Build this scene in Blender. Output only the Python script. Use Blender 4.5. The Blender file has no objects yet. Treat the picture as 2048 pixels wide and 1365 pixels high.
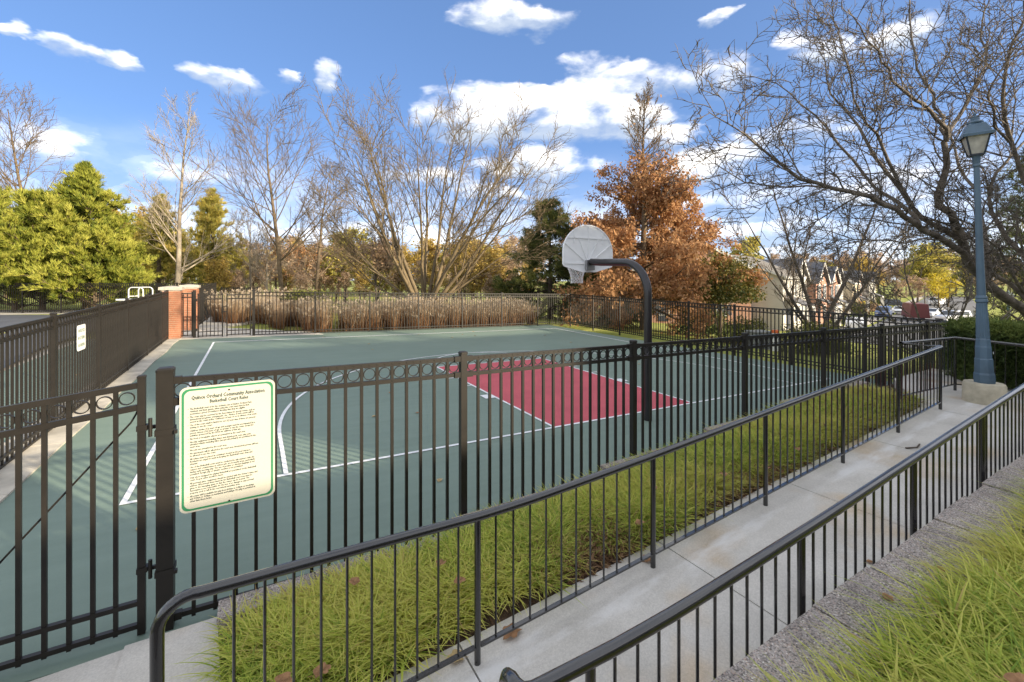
import bpy, math, random
import numpy as np
from mathutils import Vector, Matrix

random.seed(7)
C = bpy.context.scene.collection
SC = bpy.context.scene
R = math.radians

# ------------------------------------------------------------------ camera, sky, sun
FPX, HZ, CAMZ = 892.0, 559.0, 2.576          # focal length in photo pixels, horizon row, eye height
cd = bpy.data.cameras.new('camera')
cam = bpy.data.objects.new('camera', cd); C.objects.link(cam)
cam.location = (0, 0, CAMZ); cam.rotation_euler = (R(90), 0, 0)
cd.sensor_width = 36.0; cd.lens = FPX / 2048 * 36.0
cd.shift_y = -(682.5 - HZ) / 2048
cd.clip_start = 0.05; cd.clip_end = 3000
SC.camera = cam
SC.view_settings.view_transform = 'Standard'; SC.view_settings.look = 'None'
SC.view_settings.exposure = 2.95; SC.view_settings.gamma = 1.0
SC.cycles.max_bounces = 6; SC.cycles.transparent_max_bounces = 8

SUN_AZ, SUN_EL = 115.6, 17.0                  # clockwise from the view axis (+Y)
sd = Vector((math.sin(R(SUN_AZ)) * math.cos(R(SUN_EL)), math.cos(R(SUN_AZ)) * math.cos(R(SUN_EL)), math.sin(R(SUN_EL))))
sl = bpy.data.lights.new('sun', 'SUN'); sl.energy = 1.3; sl.angle = R(0.9); sl.color = (1.0, 0.86, 0.64)
sun = bpy.data.objects.new('sun', sl); C.objects.link(sun)
sun.rotation_euler = sd.to_track_quat('Z', 'Y').to_euler()

def build_world():
    w = bpy.data.worlds.new('World'); SC.world = w; w.use_nodes = True
    nt = w.node_tree; N = nt.nodes; L = nt.links; N.clear()
    out = N.new('ShaderNodeOutputWorld')
    sky = N.new('ShaderNodeTexSky'); sky.sky_type = 'NISHITA'; sky.sun_disc = False
    sky.sun_elevation = R(SUN_EL); sky.sun_rotation = R(SUN_AZ)
    sky.altitude = 100; sky.air_density = 0.31; sky.dust_density = 0.5; sky.ozone_density = 1.5
    tc = N.new('ShaderNodeTexCoord')
    sep = N.new('ShaderNodeSeparateXYZ'); L.new(tc.outputs['Generated'], sep.inputs[0])
    def m(op, a, b=None, c=None, clamp=False):
        n = N.new('ShaderNodeMath'); n.operation = op; n.use_clamp = clamp
        for i, v in enumerate((a, b, c)):
            if v is None: continue
            if isinstance(v, (int, float)): n.inputs[i].default_value = v
            else: L.new(v, n.inputs[i])
        return n.outputs[0]
    def vm(op, a, b=None):
        n = N.new('ShaderNodeVectorMath'); n.operation = op
        for i, v in enumerate((a, b)):
            if v is None: continue
            if isinstance(v, tuple): n.inputs[i].default_value = v
            else: L.new(v, n.inputs[i])
        return n.outputs['Value'] if op == 'DOT_PRODUCT' else n.outputs[0]
    az = m('ARCTAN2', sep.outputs[0], sep.outputs[1]); el = m('ARCSINE', sep.outputs[2])
    ae = N.new('ShaderNodeCombineXYZ'); L.new(az, ae.inputs[0]); L.new(el, ae.inputs[1]); ae = ae.outputs[0]
    def noise(scale, detail, rough, dist=0.0, stretch=(1, 1, 2.0)):
        v = vm('MULTIPLY', tc.outputs['Generated'], stretch)
        n = N.new('ShaderNodeTexNoise'); L.new(v, n.inputs['Vector'])
        n.inputs['Scale'].default_value = scale; n.inputs['Detail'].default_value = detail
        n.inputs['Roughness'].default_value = rough; n.inputs['Distortion'].default_value = dist
        return n.outputs[0]
    n1 = noise(10.5, 8.0, 0.54, 0.2, (1, 1, 2.0)); n2 = noise(2.4, 8.0, 0.55)
    # clouds by bearing and height above the horizon (degrees): bearing, height, half widths, weight
    clouds = [(-46.5, 20.5, 1.3, 0.9, .9), (-43.5, 20.0, 2.0, 1.0, 1.0), (-40.5, 19.8, 2.3, 1.0, 1.1),
              (-32.8, 20.6, 2.9, 1.5, 1.15), (-22.6, 22.9, 2.1, 1.9, 1.15), (-27.5, 22.0, 1.2, .8, .8),
              (-1.5, 30.8, 6.5, 2.4, 1.25), (4.0, 30.0, 4.0, 1.6, .9),
              (10.5, 24.4, 4.0, 2.6, .95), (17.0, 22.8, 6.0, 2.4, 1.0), (24.5, 22.0, 4.5, 2.4, .85), (24.5, 27.5, 1.8, 1.0, .8),
              (-3.0, 20.2, 10.0, 3.6, 1.25), (8.0, 19.8, 8.0, 3.8, 1.25), (15.0, 18.5, 6.0, 2.4, 1.0), (19.0, 16.0, 4.5, 2.0, .9),
              (4.0, 13.8, 9.0, 2.6, 1.05), (-12.0, 12.0, 8.0, 1.7, .85), (-2.0, 10.6, 8.0, 1.2, .8),
              (23.5, 12.8, 7.0, 2.2, 1.0), (24.0, 8.3, 7.0, 1.3, .8), (34.0, 23.0, 3.5, 2.4, .95), (41.5, 22.5, 3.5, 2.2, .95),
              (31.0, 15.0, 6.0, 2.5, .8), (38.0, 9.0, 8.0, 2.0, .85),
              (-47.0, 11.0, 4.5, 3.0, .85), (-35.0, 9.8, 6.5, 2.2, .85), (-16.0, 4.5, 14.0, 2.2, .7), (28.0, 4.8, 12.0, 1.6, .7)]
    wn = N.new('ShaderNodeTexNoise'); wn.inputs['Scale'].default_value = 7.0; wn.inputs['Detail'].default_value = 5.0; wn.inputs['Roughness'].default_value = .55
    L.new(vm('MULTIPLY', tc.outputs['Generated'], (1, 1, 2.2)), wn.inputs['Vector'])
    ae = vm('ADD', ae, vm('MULTIPLY', vm('SUBTRACT', wn.outputs['Color'], (.5, .5, .5)), (.22, .085, 0)))
    tot, lit = None, None
    for (a, e, ra, re, wt) in clouds:
        d = vm('MULTIPLY', vm('SUBTRACT', ae, (R(a), R(e), 0)), (1 / R(ra * (1.12 if ra > 3 else 1.0)), 1 / R(re * (1.1 if ra > 3 else 1.0)), 0))
        q = m('MAXIMUM', m('MULTIPLY_ADD', vm('DOT_PRODUCT', d, d), -wt, wt), 0.0)
        s = m('MULTIPLY', vm('DOT_PRODUCT', d, (0, 1, 0)), q)
        tot = q if tot is None else m('ADD', tot, q)
        lit = s if lit is None else m('ADD', lit, s)
    # denser cloud added overhead and out of view, to brighten the shaded ground
    outside = m('ADD', m('GREATER_THAN', m('ABSOLUTE', az), R(52)), m('GREATER_THAN', el, R(34)), clamp=True)
    gen = m('MULTIPLY', outside, m('MULTIPLY_ADD', n2, 7.0, -1.5, clamp=True))
    tot = m('ADD', tot, gen)
    dens = m('ADD', m('MINIMUM', tot, 1.0), m('MULTIPLY_ADD', n1, 3.0, -1.5))
    mr = N.new('ShaderNodeMapRange'); mr.interpolation_type = 'SMOOTHSTEP'; L.new(dens, mr.inputs[0])
    mr.inputs[1].default_value = 0.05; mr.inputs[2].default_value = 1.45; mr.inputs[3].default_value = 0; mr.inputs[4].default_value = 0.95
    above = m('GREATER_THAN', sep.outputs[2], 0.0)
    mask = m('MULTIPLY', m('MULTIPLY', mr.outputs[0], above), m('MINIMUM', m('MULTIPLY', tot, 6.0), 1.0))
    hz = N.new('ShaderNodeMapRange'); hz.interpolation_type = 'SMOOTHSTEP'; L.new(el, hz.inputs[0])
    hz.inputs[1].default_value = R(17); hz.inputs[2].default_value = R(1); hz.inputs[3].default_value = 0; hz.inputs[4].default_value = .62
    mask = m('MAXIMUM', mask, m('MULTIPLY', hz.outputs[0], m('MULTIPLY_ADD', n1, 1.4, .3)))
    lf = m('ADD', m('MULTIPLY_ADD', m('DIVIDE', lit, m('ADD', tot, 0.15)), 1.5, 0.36), m('MULTIPLY_ADD', n1, 1.9, -.95), clamp=True)
    cm = N.new('ShaderNodeMix'); cm.data_type = 'RGBA'; L.new(lf, cm.inputs[0])
    cm.inputs[6].default_value = (0.28, 0.32, 0.38, 1); cm.inputs[7].default_value = (0.95, 0.90, 0.83, 1)
    b1 = N.new('ShaderNodeBackground'); b1.inputs[1].default_value = 0.05
    hs = N.new('ShaderNodeSeparateColor'); hs.mode = 'HSV'; L.new(sky.outputs[0], hs.inputs[0])      # evens out the dome's brightness
    hc = N.new('ShaderNodeCombineColor'); hc.mode = 'HSV'; L.new(m('ADD', hs.outputs[0], -.004), hc.inputs[0])
    L.new(m('MINIMUM', m('MULTIPLY', hs.outputs[1], 1.02), .86), hc.inputs[1]); L.new(m('MULTIPLY', m('POWER', hs.outputs[2], .45), 1.6), hc.inputs[2])
    L.new(hc.outputs[0], b1.inputs[0])
    b2 = N.new('ShaderNodeBackground'); b2.inputs[1].default_value = 0.325; L.new(cm.outputs[2], b2.inputs[0])
    mx = N.new('ShaderNodeMixShader'); L.new(mask, mx.inputs[0]); L.new(b1.outputs[0], mx.inputs[1]); L.new(b2.outputs[0], mx.inputs[2])
    L.new(mx.outputs[0], out.inputs[0])
    w.cycles.sampling_method = 'MANUAL'; w.cycles.sample_map_resolution = 512
build_world()

# ------------------------------------------------------------------ materials
MATS = {}
def mat(name, col=(.5, .5, .5), rough=.6, spec=.5, metal=0.0, noise=None, bump=None, ramp=None, attr=None, transl=0.0, coat=0.0, vor=None, coord='Object', alpha=1.0):
    """noise=(scale, amount, detail) varies brightness; ramp=[(pos,col)..] driven by attr or noise; bump=(scale, strength, distance)"""
    mt = bpy.data.materials.new(name); mt.use_nodes = True; MATS[name] = mt
    nt = mt.node_tree; N = nt.nodes; L = nt.links
    p = N['Principled BSDF']; out = N['Material Output']
    p.inputs['Base Color'].default_value = (*col, 1); p.inputs['Roughness'].default_value = rough
    p.inputs['Specular IOR Level'].default_value = spec; p.inputs['Metallic'].default_value = metal
    p.inputs['Coat Weight'].default_value = coat
    tc = N.new('ShaderNodeTexCoord')
    if coord == 'World':
        ge = N.new('ShaderNodeNewGeometry'); src = ge.outputs['Position']
    else: src = tc.outputs[coord]
    def noi(scale, detail=4.0, ro=.55):
        n = N.new('ShaderNodeTexNoise'); L.new(src, n.inputs['Vector'])
        n.inputs['Scale'].default_value = scale; n.inputs['Detail'].default_value = detail; n.inputs['Roughness'].default_value = ro
        return n.outputs[0]
    base = None
    if ramp:
        cr = N.new('ShaderNodeValToRGB'); e = cr.color_ramp.elements
        while len(e) < len(ramp): e.new(.5)
        for i, (q, c) in enumerate(ramp): e[i].position = q; e[i].color = (*c, 1)
        if attr:
            a = N.new('ShaderNodeAttribute'); a.attribute_name = attr; L.new(a.outputs['Fac'], cr.inputs[0])
        elif vor:
            v = N.new('ShaderNodeTexVoronoi'); L.new(src, v.inputs['Vector']); v.inputs['Scale'].default_value = vor
            s = N.new('ShaderNodeSeparateColor'); L.new(v.outputs['Color'], s.inputs[0]); L.new(s.outputs[0], cr.inputs[0])
        else: L.new(noi(noise[0], noise[2] if len(noise) > 2 else 4.0), cr.inputs[0])
        base = cr.outputs[0]
    if noise and not (ramp and not attr and not vor):
        mrn = N.new('ShaderNodeMapRange'); L.new(noi(noise[0], noise[2] if len(noise) > 2 else 4.0), mrn.inputs[0])
        mrn.inputs[1].default_value = .3; mrn.inputs[2].default_value = .7
        mrn.inputs[3].default_value = 1 - noise[1]; mrn.inputs[4].default_value = 1 + noise[1]
        vmn = N.new('ShaderNodeVectorMath'); vmn.operation = 'SCALE'
        if base is not None: L.new(base, vmn.inputs[0])
        else: vmn.inputs[0].default_value = col
        L.new(mrn.outputs[0], vmn.inputs['Scale']); base = vmn.outputs[0]
    if base is not None: L.new(base, p.inputs['Base Color'])
    if bump:
        b = N.new('ShaderNodeBump'); b.inputs['Strength'].default_value = bump[1]; b.inputs['Distance'].default_value = bump[2]
        if len(bump) > 3:
            v = N.new('ShaderNodeTexVoronoi'); L.new(src, v.inputs['Vector']); v.inputs['Scale'].default_value = bump[0]
            iv = N.new('ShaderNodeMath'); iv.operation = 'MULTIPLY'; iv.inputs[1].default_value = -1; L.new(v.outputs['Distance'], iv.inputs[0])
            L.new(iv.outputs[0], b.inputs['Height'])
        else: L.new(noi(bump[0], 5.0), b.inputs['Height'])
        L.new(b.outputs[0], p.inputs['Normal'])
    if transl > 0:
        t = N.new('ShaderNodeBsdfTranslucent')
        if base is not None: L.new(base, t.inputs[0])
        else: t.inputs[0].default_value = (*col, 1)
        mx = N.new('ShaderNodeMixShader'); mx.inputs[0].default_value = transl
        L.new(p.outputs[0], mx.inputs[1]); L.new(t.outputs[0], mx.inputs[2]); L.new(mx.outputs[0], out.inputs[0])
    return mt

# ------------------------------------------------------------------ mesh helpers
class MB:
    def __init__(s): s.v = []; s.f = []
    def box(s, c, h, ax=None):
        """centre, half sizes, optional (x,y,z) axes"""
        ax = ax or (Vector((1, 0, 0)), Vector((0, 1, 0)), Vector((0, 0, 1)))
        b = len(s.v); c = Vector(c)
        for k in (-1, 1):
            for (i, j) in ((-1, -1), (1, -1), (1, 1), (-1, 1)):
                s.v.append(c + ax[0] * h[0] * i + ax[1] * h[1] * j + ax[2] * h[2] * k)
        s.f += [(b + 3, b + 2, b + 1, b), (b + 4, b + 5, b + 6, b + 7)] + [(b + i, b + (i + 1) % 4, b + 4 + (i + 1) % 4, b + 4 + i) for i in range(4)]
        return s
    def bbox(s, lo, hi):
        return s.box([(a + b) / 2 for a, b in zip(lo, hi)], [(b - a) / 2 for a, b in zip(lo, hi)])
    def cham(s, c, h, r):
        """box with chamfered vertical edges and top rim"""
        x, y, z = h; c = Vector(c)
        ring = [(x - r, -y), (x, -y + r), (x, y - r), (x - r, y), (-x + r, y), (-x, y - r), (-x, -y + r), (-x + r, -y)]
        k = max(0.0, 1 - r / max(x, y))
        lev = [(1, -z), (1, z - r), (k, z)]
        b = len(s.v)
        for (q, zz) in lev:
            for (px, py) in ring: s.v.append(c + Vector((px * q, py * q, zz)))
        n = 8
        for l in range(2):
            for i in range(n): s.f.append((b + l * n + i, b + l * n + (i + 1) % n, b + (l + 1) * n + (i + 1) % n, b + (l + 1) * n + i))
        s.f.append(tuple(b + 2 * n + i for i in range(n))); s.f.append(tuple(b + i for i in reversed(range(n))))
        return s
    def bar(s, a, b, w, h, up=(0, 0, 1)):
        a = Vector(a); b = Vector(b); d = (b - a); l = d.length; d.normalize()
        sd_ = d.cross(Vector(up)); sd_.normalize(); u = sd_.cross(d)
        return s.box((a + b) / 2, (l / 2, w / 2, h / 2), (d, sd_, u))
    def tube(s, pts, r, n=8, cap=True):
        pts = [Vector(p) for p in pts]; m = len(pts)
        rr = r if isinstance(r, (list, tuple)) else [r] * m
        b0 = len(s.v); prev = None
        for i, p in enumerate(pts):
            t = (pts[min(i + 1, m - 1)] - pts[max(i - 1, 0)]).normalized()
            if prev is None:
                ref = Vector((0, 0, 1)) if abs(t.z) < .9 else Vector((1, 0, 0))
                a = t.cross(ref).normalized()
            else:
                a = (prev - t * prev.dot(t)).normalized()
            prev = a; c = t.cross(a)
            for k in range(n):
                q = 2 * math.pi * k / n
                s.v.append(p + (a * math.cos(q) + c * math.sin(q)) * rr[i])
        for i in range(m - 1):
            for k in range(n):
                x = b0 + i * n + k; y = b0 + i * n + (k + 1) % n
                s.f.append((x, y, y + n, x + n))
        if cap:
            s.f.append(tuple(b0 + k for k in reversed(range(n)))); s.f.append(tuple(b0 + (m - 1) * n + k for k in range(n)))
        return s
    def lathe(s, prof, n=24, axis=(0, 0, 0), phase=0.0):
        b0 = len(s.v); ax = Vector(axis)
        for (r, z) in prof:
            for k in range(n):
                q = 2 * math.pi * k / n + phase
                s.v.append(ax + Vector((r * math.cos(q), r * math.sin(q), z)))
        for i in range(len(prof) - 1):
            for k in range(n):
                x = b0 + i * n + k; y = b0 + i * n + (k + 1) % n
                s.f.append((x, y, y + n, x + n))
        s.f.append(tuple(b0 + k for k in reversed(range(n)))); s.f.append(tuple(b0 + (len(prof) - 1) * n + k for k in range(n)))
        return s
    def poly(s, pts):
        b = len(s.v); s.v += [Vector(p) for p in pts]; s.f.append(tuple(range(b, b + len(pts)))); return s
    def prism(s, pts, off):
        """closed outline pts (3D) extruded by vector off"""
        b = len(s.v); n = len(pts); off = Vector(off)
        s.v += [Vector(p) for p in pts] + [Vector(p) + off for p in pts]
        s.f.append(tuple(b + i for i in reversed(range(n)))); s.f.append(tuple(b + n + i for i in range(n)))
        s.f += [(b + i, b + (i + 1) % n, b + n + (i + 1) % n, b + n + i) for i in range(n)]
        return s
    def ring(s, c, r, w, t, n=20, ax=None):
        """flat ring (rectangular section) standing in the local xz plane"""
        b = len(s.v); c = Vector(c)
        for k in range(n):
            q = 2 * math.pi * k / n; e = Vector((math.cos(q), 0, math.sin(q)))
            for (rr, y) in ((r, -t), (r, t), (r - w, t), (r - w, -t)): s.v.append(c + e * rr + Vector((0, y, 0)))
        for k in range(n):
            a = b + 4 * k; d = b + 4 * ((k + 1) % n)
            for j in range(4): s.f.append((a + j, a + (j + 1) % 4, d + (j + 1) % 4, d + j))
        return s
    def mesh(s, name, m=None, smooth=False):
        me = bpy.data.meshes.new(name); me.from_pydata([tuple(v) for v in s.v], [], s.f)
        if m: me.materials.append(MATS[m])
        if smooth:
            me.polygons.foreach_set('use_smooth', [True] * len(me.polygons))
            if hasattr(me, 'set_sharp_from_angle'): me.set_sharp_from_angle(angle=R(40))
        me.update(); return me
    def build(s, name, m, parent=None, smooth=False): return ob(name, s.mesh(name, m, smooth), parent)

def ob(name, me, parent=None, loc=None, rz=None):
    o = bpy.data.objects.new(name, me); C.objects.link(o)
    if parent is not None: o.parent = parent
    if loc is not None: o.location = loc
    if rz is not None: o.rotation_euler = (0, 0, rz)
    return o
def thing(name, label, cat, loc=(0, 0, 0), rz=0.0, group=None):
    o = bpy.data.objects.new(name, None); C.objects.link(o); o.empty_display_size = .2
    o.location = loc; o.rotation_euler = (0, 0, rz); return tag(o, label, cat, group)
def tag(o, label, cat, group=None):
    o['label'] = label; o['category'] = cat
    if group: o['group'] = group
    return o
def kind(o, k='structure', label=None):
    o['kind'] = k
    if label: o['label'] = label
    return o
def dup(o, parent=None):
    c = o.copy(); C.objects.link(c); c.parent = parent
    for ch in list(o.children): dup(ch, c)
    return c
def np_mesh(name, V, F, m, attrs=None, smooth=False):
    """V (n,3) array, F list of face arrays with equal corner count each, or a single array"""
    Fs = F if isinstance(F, list) else [F]
    me = bpy.data.meshes.new(name); me.vertices.add(len(V)); me.vertices.foreach_set('co', np.asarray(V, dtype=np.float32).ravel())
    nl = sum(f.size for f in Fs); npoly = sum(len(f) for f in Fs)
    me.loops.add(nl); me.polygons.add(npoly)
    me.loops.foreach_set('vertex_index', np.concatenate([f.ravel() for f in Fs]).astype(np.int32))
    st = []; o = 0
    for f in Fs:
        st.append(o + np.arange(len(f)) * f.shape[1]); o += f.size
    me.polygons.foreach_set('loop_start', np.concatenate(st).astype(np.int32))
    if smooth: me.polygons.foreach_set('use_smooth', np.ones(npoly, dtype=bool))
    for k, a in (attrs or {}).items():
        at = me.attributes.new(k, 'FLOAT', 'POINT'); at.data.foreach_set('value', np.asarray(a, dtype=np.float32))
    for q in (m if isinstance(m, (list, tuple)) else [m]): me.materials.append(MATS[q])
    me.update(calc_edges=True); me.validate(); return me

# ------------------------------------------------------------------ the lie of the land
SL = -0.0257
def G(x, y):
    q = max(0.0, (x - 11.6) * .87 + (y - 11.4) * .49)
    return SL * min(max(x, -20), 40) - 2.6 * (1 - math.exp(-q * .11 / 2.6))
TH = 0.5262
U = Vector((math.cos(TH), math.sin(TH), 0)); V = Vector((-math.sin(TH), math.cos(TH), 0))
C0 = Vector((-4.267, 4.892, 0))                      # near corner of the court lines
def ct(u, v, dz=0.0):
    p = C0 + U * u + V * v; p.z = SL * p.x + dz; return p
RB = Vector((-.212, 2.745, 0))                       # foot of the ramp's rail at its first post
def zw(t): return .213 + .0636 * min(max(t, -3.2), 7.6)
def rp(t, lat, z): 
    p = RB + U * t + V * lat; p.z = z; return p
def px(x, y, Y):
    return Vector(((x - 1024) / FPX * Y, Y, CAMZ - (y - HZ) * Y / FPX))

# ------------------------------------------------------------------ material library
mat('black_metal', (.016, .0135, .011), .45, .36, noise=(6, .25), bump=(60, .08, .002))
mat('pipe_paint', (.007, .007, .008), .24, .6, noise=(14, .3), bump=(30, .10, .004), coat=1.0)
mat('court_green', rough=.62, spec=.5, noise=(1.0, .0), bump=(160, .25, .002), coord='World')
mat('court_red', (.50, .095, .115), .8, .35, noise=(1.2, .10), bump=(160, .2, .002), coord='World')
mat('line_paint', (.74, .75, .76), .75, .35, noise=(5, .10), coord='World')
mat('concrete', rough=.9, spec=.3, noise=(1.0, .1), bump=(70, .35, .003), coord='World')
mat('kerb_concrete', (.46, .42, .35), .9, .3, noise=(2.5, .28), bump=(30, .4, .006), coord='World')
mat('old_concrete', (.50, .45, .34), .9, .3, noise=(6, .25), bump=(40, .5, .006), coord='World')
mat('aggregate', rough=.9, spec=.3, vor=150, ramp=[(0, (.12, .105, .095)), (.35, (.31, .275, .25)), (.7, (.45, .405, .37)), (.9, (.42, .32, .265)), (1, (.72, .68, .62))],
    noise=(3.0, .22), bump=(150, .9, .006, 1), coord='World')
mat('white_patch', (.66, .65, .63), .9, .3, noise=(9, .15), coord='World')
mat('soil', (.085, .055, .038), .95, .2, noise=(14, .5), bump=(30, 1.0, .03), coord='World')
mat('asphalt', (.16, .16, .165), .9, .3, noise=(.6, .2), coord='World')
mat('lawn', rough=.95, spec=.2, noise=(.8, .3, 8.0), ramp=[(0, (.12, .15, .035)), (.45, (.24, .27, .06)), (.6, (.33, .33, .09)), (1, (.36, .28, .12))], bump=(14, 1.0, .06), coord='World')
mat('pool_cover', (.075, .08, .095), .7, .4, noise=(.7, .2), coord='World')
mat('pool_deck', (.48, .45, .40), .85, .3, noise=(1.5, .15), coord='World')
mat('brick', (.30, .125, .068), .85, .3, noise=(3, .30), bump=(50, .4, .004), coord='World')
mat('mortar', (.55, .49, .42), .95, .2, noise=(20, .15), coord='World')
mat('cap_stone', (.42, .38, .32), .85, .3, noise=(8, .2), bump=(40, .4, .004), coord='World')
mat('brick_wall', (.36, .17, .11), .85, .3, noise=(6, .25), coord='World')
mat('siding', (.52, .49, .44), .7, .3, noise=(.8, .06), coord='World')
mat('siding_cream', (.62, .52, .36), .7, .3, noise=(.8, .06), coord='World')
mat('siding_grey', (.50, .49, .46), .7, .3, noise=(.8, .06), coord='World')
mat('trim_white', (.66, .645, .61), .6, .4)
mat('shingle', (.13, .13, .14), .9, .3, noise=(2.5, .3), bump=(9, .6, .02), coord='World')
mat('shingle_pale', (.17, .155, .14), .9, .3, noise=(2.5, .25), bump=(9, .6, .02), coord='World')
mat('glass_dark', (.05, .06, .075), .12, .6)
mat('shutter', (.03, .035, .05), .6, .4)
mat('white_steel', (.78, .78, .76), .35, .5)
mat('backboard_white', (.88, .88, .89), .38, .5, noise=(4, .05))
mat('net_white', (.80, .80, .80), .8, .2)
mat('rim_orange', (.45, .07, .02), .45, .5)
mat('hoop_pole', (.018, .015, .017), .28, .6, noise=(3, .3))
mat('lamp_paint', (.085, .140, .195), .45, .5, noise=(2.5, .22), bump=(45, .15, .003))
mat('lamp_dark', (.020, .028, .040), .5, .5)
mat('lamp_glass', (.66, .63, .55), .35, .5, noise=(6, .22), transl=.35)
mat('sign_cream', (.47, .455, .39), .45, .4, noise=(2, .03))
mat('sign_white', (.78, .78, .75), .4, .4)
mat('sign_green', (.030, .19, .085), .45, .4)
mat('sign_ink', (.045, .07, .06), .6, .3)
mat('sign_small_ink', (.24, .30, .22), .6, .3)
mat('steel', (.35, .35, .36), .35, .5, metal=.8)
mat('bark_brown', rough=.9, spec=.2, noise=(5, .35), ramp=None, col=(.155, .115, .075), bump=(22, .9, .02))
mat('bark_gold', rough=.9, spec=.2, noise=(3, .35), col=(.165, .125, .075), bump=(22, .9, .02))
mat('bark_grey', rough=.9, spec=.2, noise=(7, .55), col=(.155, .130, .105), bump=(18, 1.0, .02))
mat('bark_dark', rough=.9, spec=.2, noise=(5, .35), col=(.115, .094, .076), bump=(22, .9, .02))
mat('bark_white', rough=.85, spec=.2, noise=(2.2, .35), col=(.30, .25, .19))
def leafmat(n, cols, tr=.3): mat(n, rough=.6, spec=.25, attr='tint', ramp=[(i / max(1, len(cols) - 1), c) for i, c in enumerate(cols)], transl=tr)
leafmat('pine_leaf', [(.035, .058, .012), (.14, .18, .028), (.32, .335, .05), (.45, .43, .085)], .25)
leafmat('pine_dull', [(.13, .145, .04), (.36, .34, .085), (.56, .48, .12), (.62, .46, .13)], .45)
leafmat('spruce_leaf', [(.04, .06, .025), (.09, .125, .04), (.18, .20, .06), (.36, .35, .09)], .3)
leafmat('oak_leaf', [(.20, .085, .035), (.38, .19, .085), (.55, .32, .155), (.46, .225, .085)], .4)
leafmat('magnolia_leaf', [(.03, .045, .014), (.08, .095, .024), (.22, .17, .035), (.36, .23, .045)], .2)
leafmat('gold_leaf', [(.28, .20, .06), (.46, .33, .09), (.58, .44, .13), (.46, .28, .11)], .45)
leafmat('tan_leaf', [(.31, .215, .155), (.46, .335, .235), (.55, .41, .28), (.52, .33, .20)], .45)
leafmat('yellow_leaf', [(.42, .30, .03), (.58, .46, .04), (.66, .56, .07), (.5, .36, .04)], .35)
leafmat('hedge_leaf', [(.035, .055, .016), (.075, .11, .028), (.14, .185, .045), (.26, .29, .075)], .25)
leafmat('bush_leaf', [(.035, .048, .014), (.085, .10, .025), (.18, .18, .04), (.30, .26, .055)], .25)
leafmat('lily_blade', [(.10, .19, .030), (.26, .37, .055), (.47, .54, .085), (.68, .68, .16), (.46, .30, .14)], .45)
leafmat('dry_litter', [(.10, .058, .032), (.19, .105, .055), (.28, .165, .085), (.36, .24, .13)], .2)
leafmat('reed', [(.16, .075, .035), (.30, .165, .085), (.44, .32, .20), (.60, .53, .43)], .35)
mat('dead_leaf', (.30, .165, .085), .8, .2, noise=(30, .4), transl=.2)
mat('dead_leaf_pale', (.46, .34, .17), .8, .2, noise=(30, .3), transl=.2)
mat('car_blue', (.055, .095, .22), .25, .6, coat=.5); mat('car_dark', (.02, .022, .03), .25, .6, coat=.5)
mat('car_white', (.70, .71, .72), .3, .5, coat=.5); mat('car_red', (.16, .018, .022), .28, .6, coat=.5)
mat('car_maroon', (.13, .035, .032), .6, .4); mat('tyre', (.015, .015, .015), .8, .3); mat('plastic_orange', (.62, .13, .03), .5, .4)
mat('box_grey', (.20, .21, .20), .6, .4, noise=(3, .1))

def court_paint():
    nt = MATS['court_green'].node_tree; N = nt.nodes; L = nt.links; p = N['Principled BSDF']
    g = N.new('ShaderNodeNewGeometry')
    mp = N.new('ShaderNodeMapping'); mp.inputs['Rotation'].default_value = (0, 0, -TH); L.new(g.outputs['Position'], mp.inputs[0])
    st = N.new('ShaderNodeVectorMath'); st.operation = 'MULTIPLY'; st.inputs[1].default_value = (.25, 2.4, 1); L.new(mp.outputs[0], st.inputs[0])
    a = N.new('ShaderNodeTexNoise'); a.inputs['Scale'].default_value = .45; a.inputs['Detail'].default_value = 5; L.new(g.outputs['Position'], a.inputs['Vector'])
    b = N.new('ShaderNodeTexNoise'); b.inputs['Scale'].default_value = 3.0; b.inputs['Detail'].default_value = 6; L.new(st.outputs[0], b.inputs['Vector'])
    c = N.new('ShaderNodeTexNoise'); c.inputs['Scale'].default_value = 90; c.inputs['Detail'].default_value = 2; L.new(g.outputs['Position'], c.inputs['Vector'])
    s1 = N.new('ShaderNodeMath'); s1.operation = 'MULTIPLY_ADD'; s1.inputs[1].default_value = .55; L.new(b.outputs[0], s1.inputs[0]); 
    s2 = N.new('ShaderNodeMath'); s2.operation = 'MULTIPLY_ADD'; s2.inputs[1].default_value = .3; s2.inputs[2].default_value = .08; L.new(c.outputs[0], s2.inputs[0]); L.new(s2.outputs[0], s1.inputs[2])
    s3 = N.new('ShaderNodeMath'); s3.operation = 'MULTIPLY_ADD'; s3.inputs[1].default_value = .55; L.new(a.outputs[0], s3.inputs[0]); L.new(s1.outputs[0], s3.inputs[2])
    r = N.new('ShaderNodeValToRGB'); e = r.color_ramp.elements
    e[0].position = .45; e[0].color = (.125, .178, .142, 1); e[1].position = 1.0; e[1].color = (.175, .238, .195, 1)
    L.new(s3.outputs[0], r.inputs[0]); L.new(r.outputs[0], p.inputs['Base Color'])
court_paint()
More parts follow.
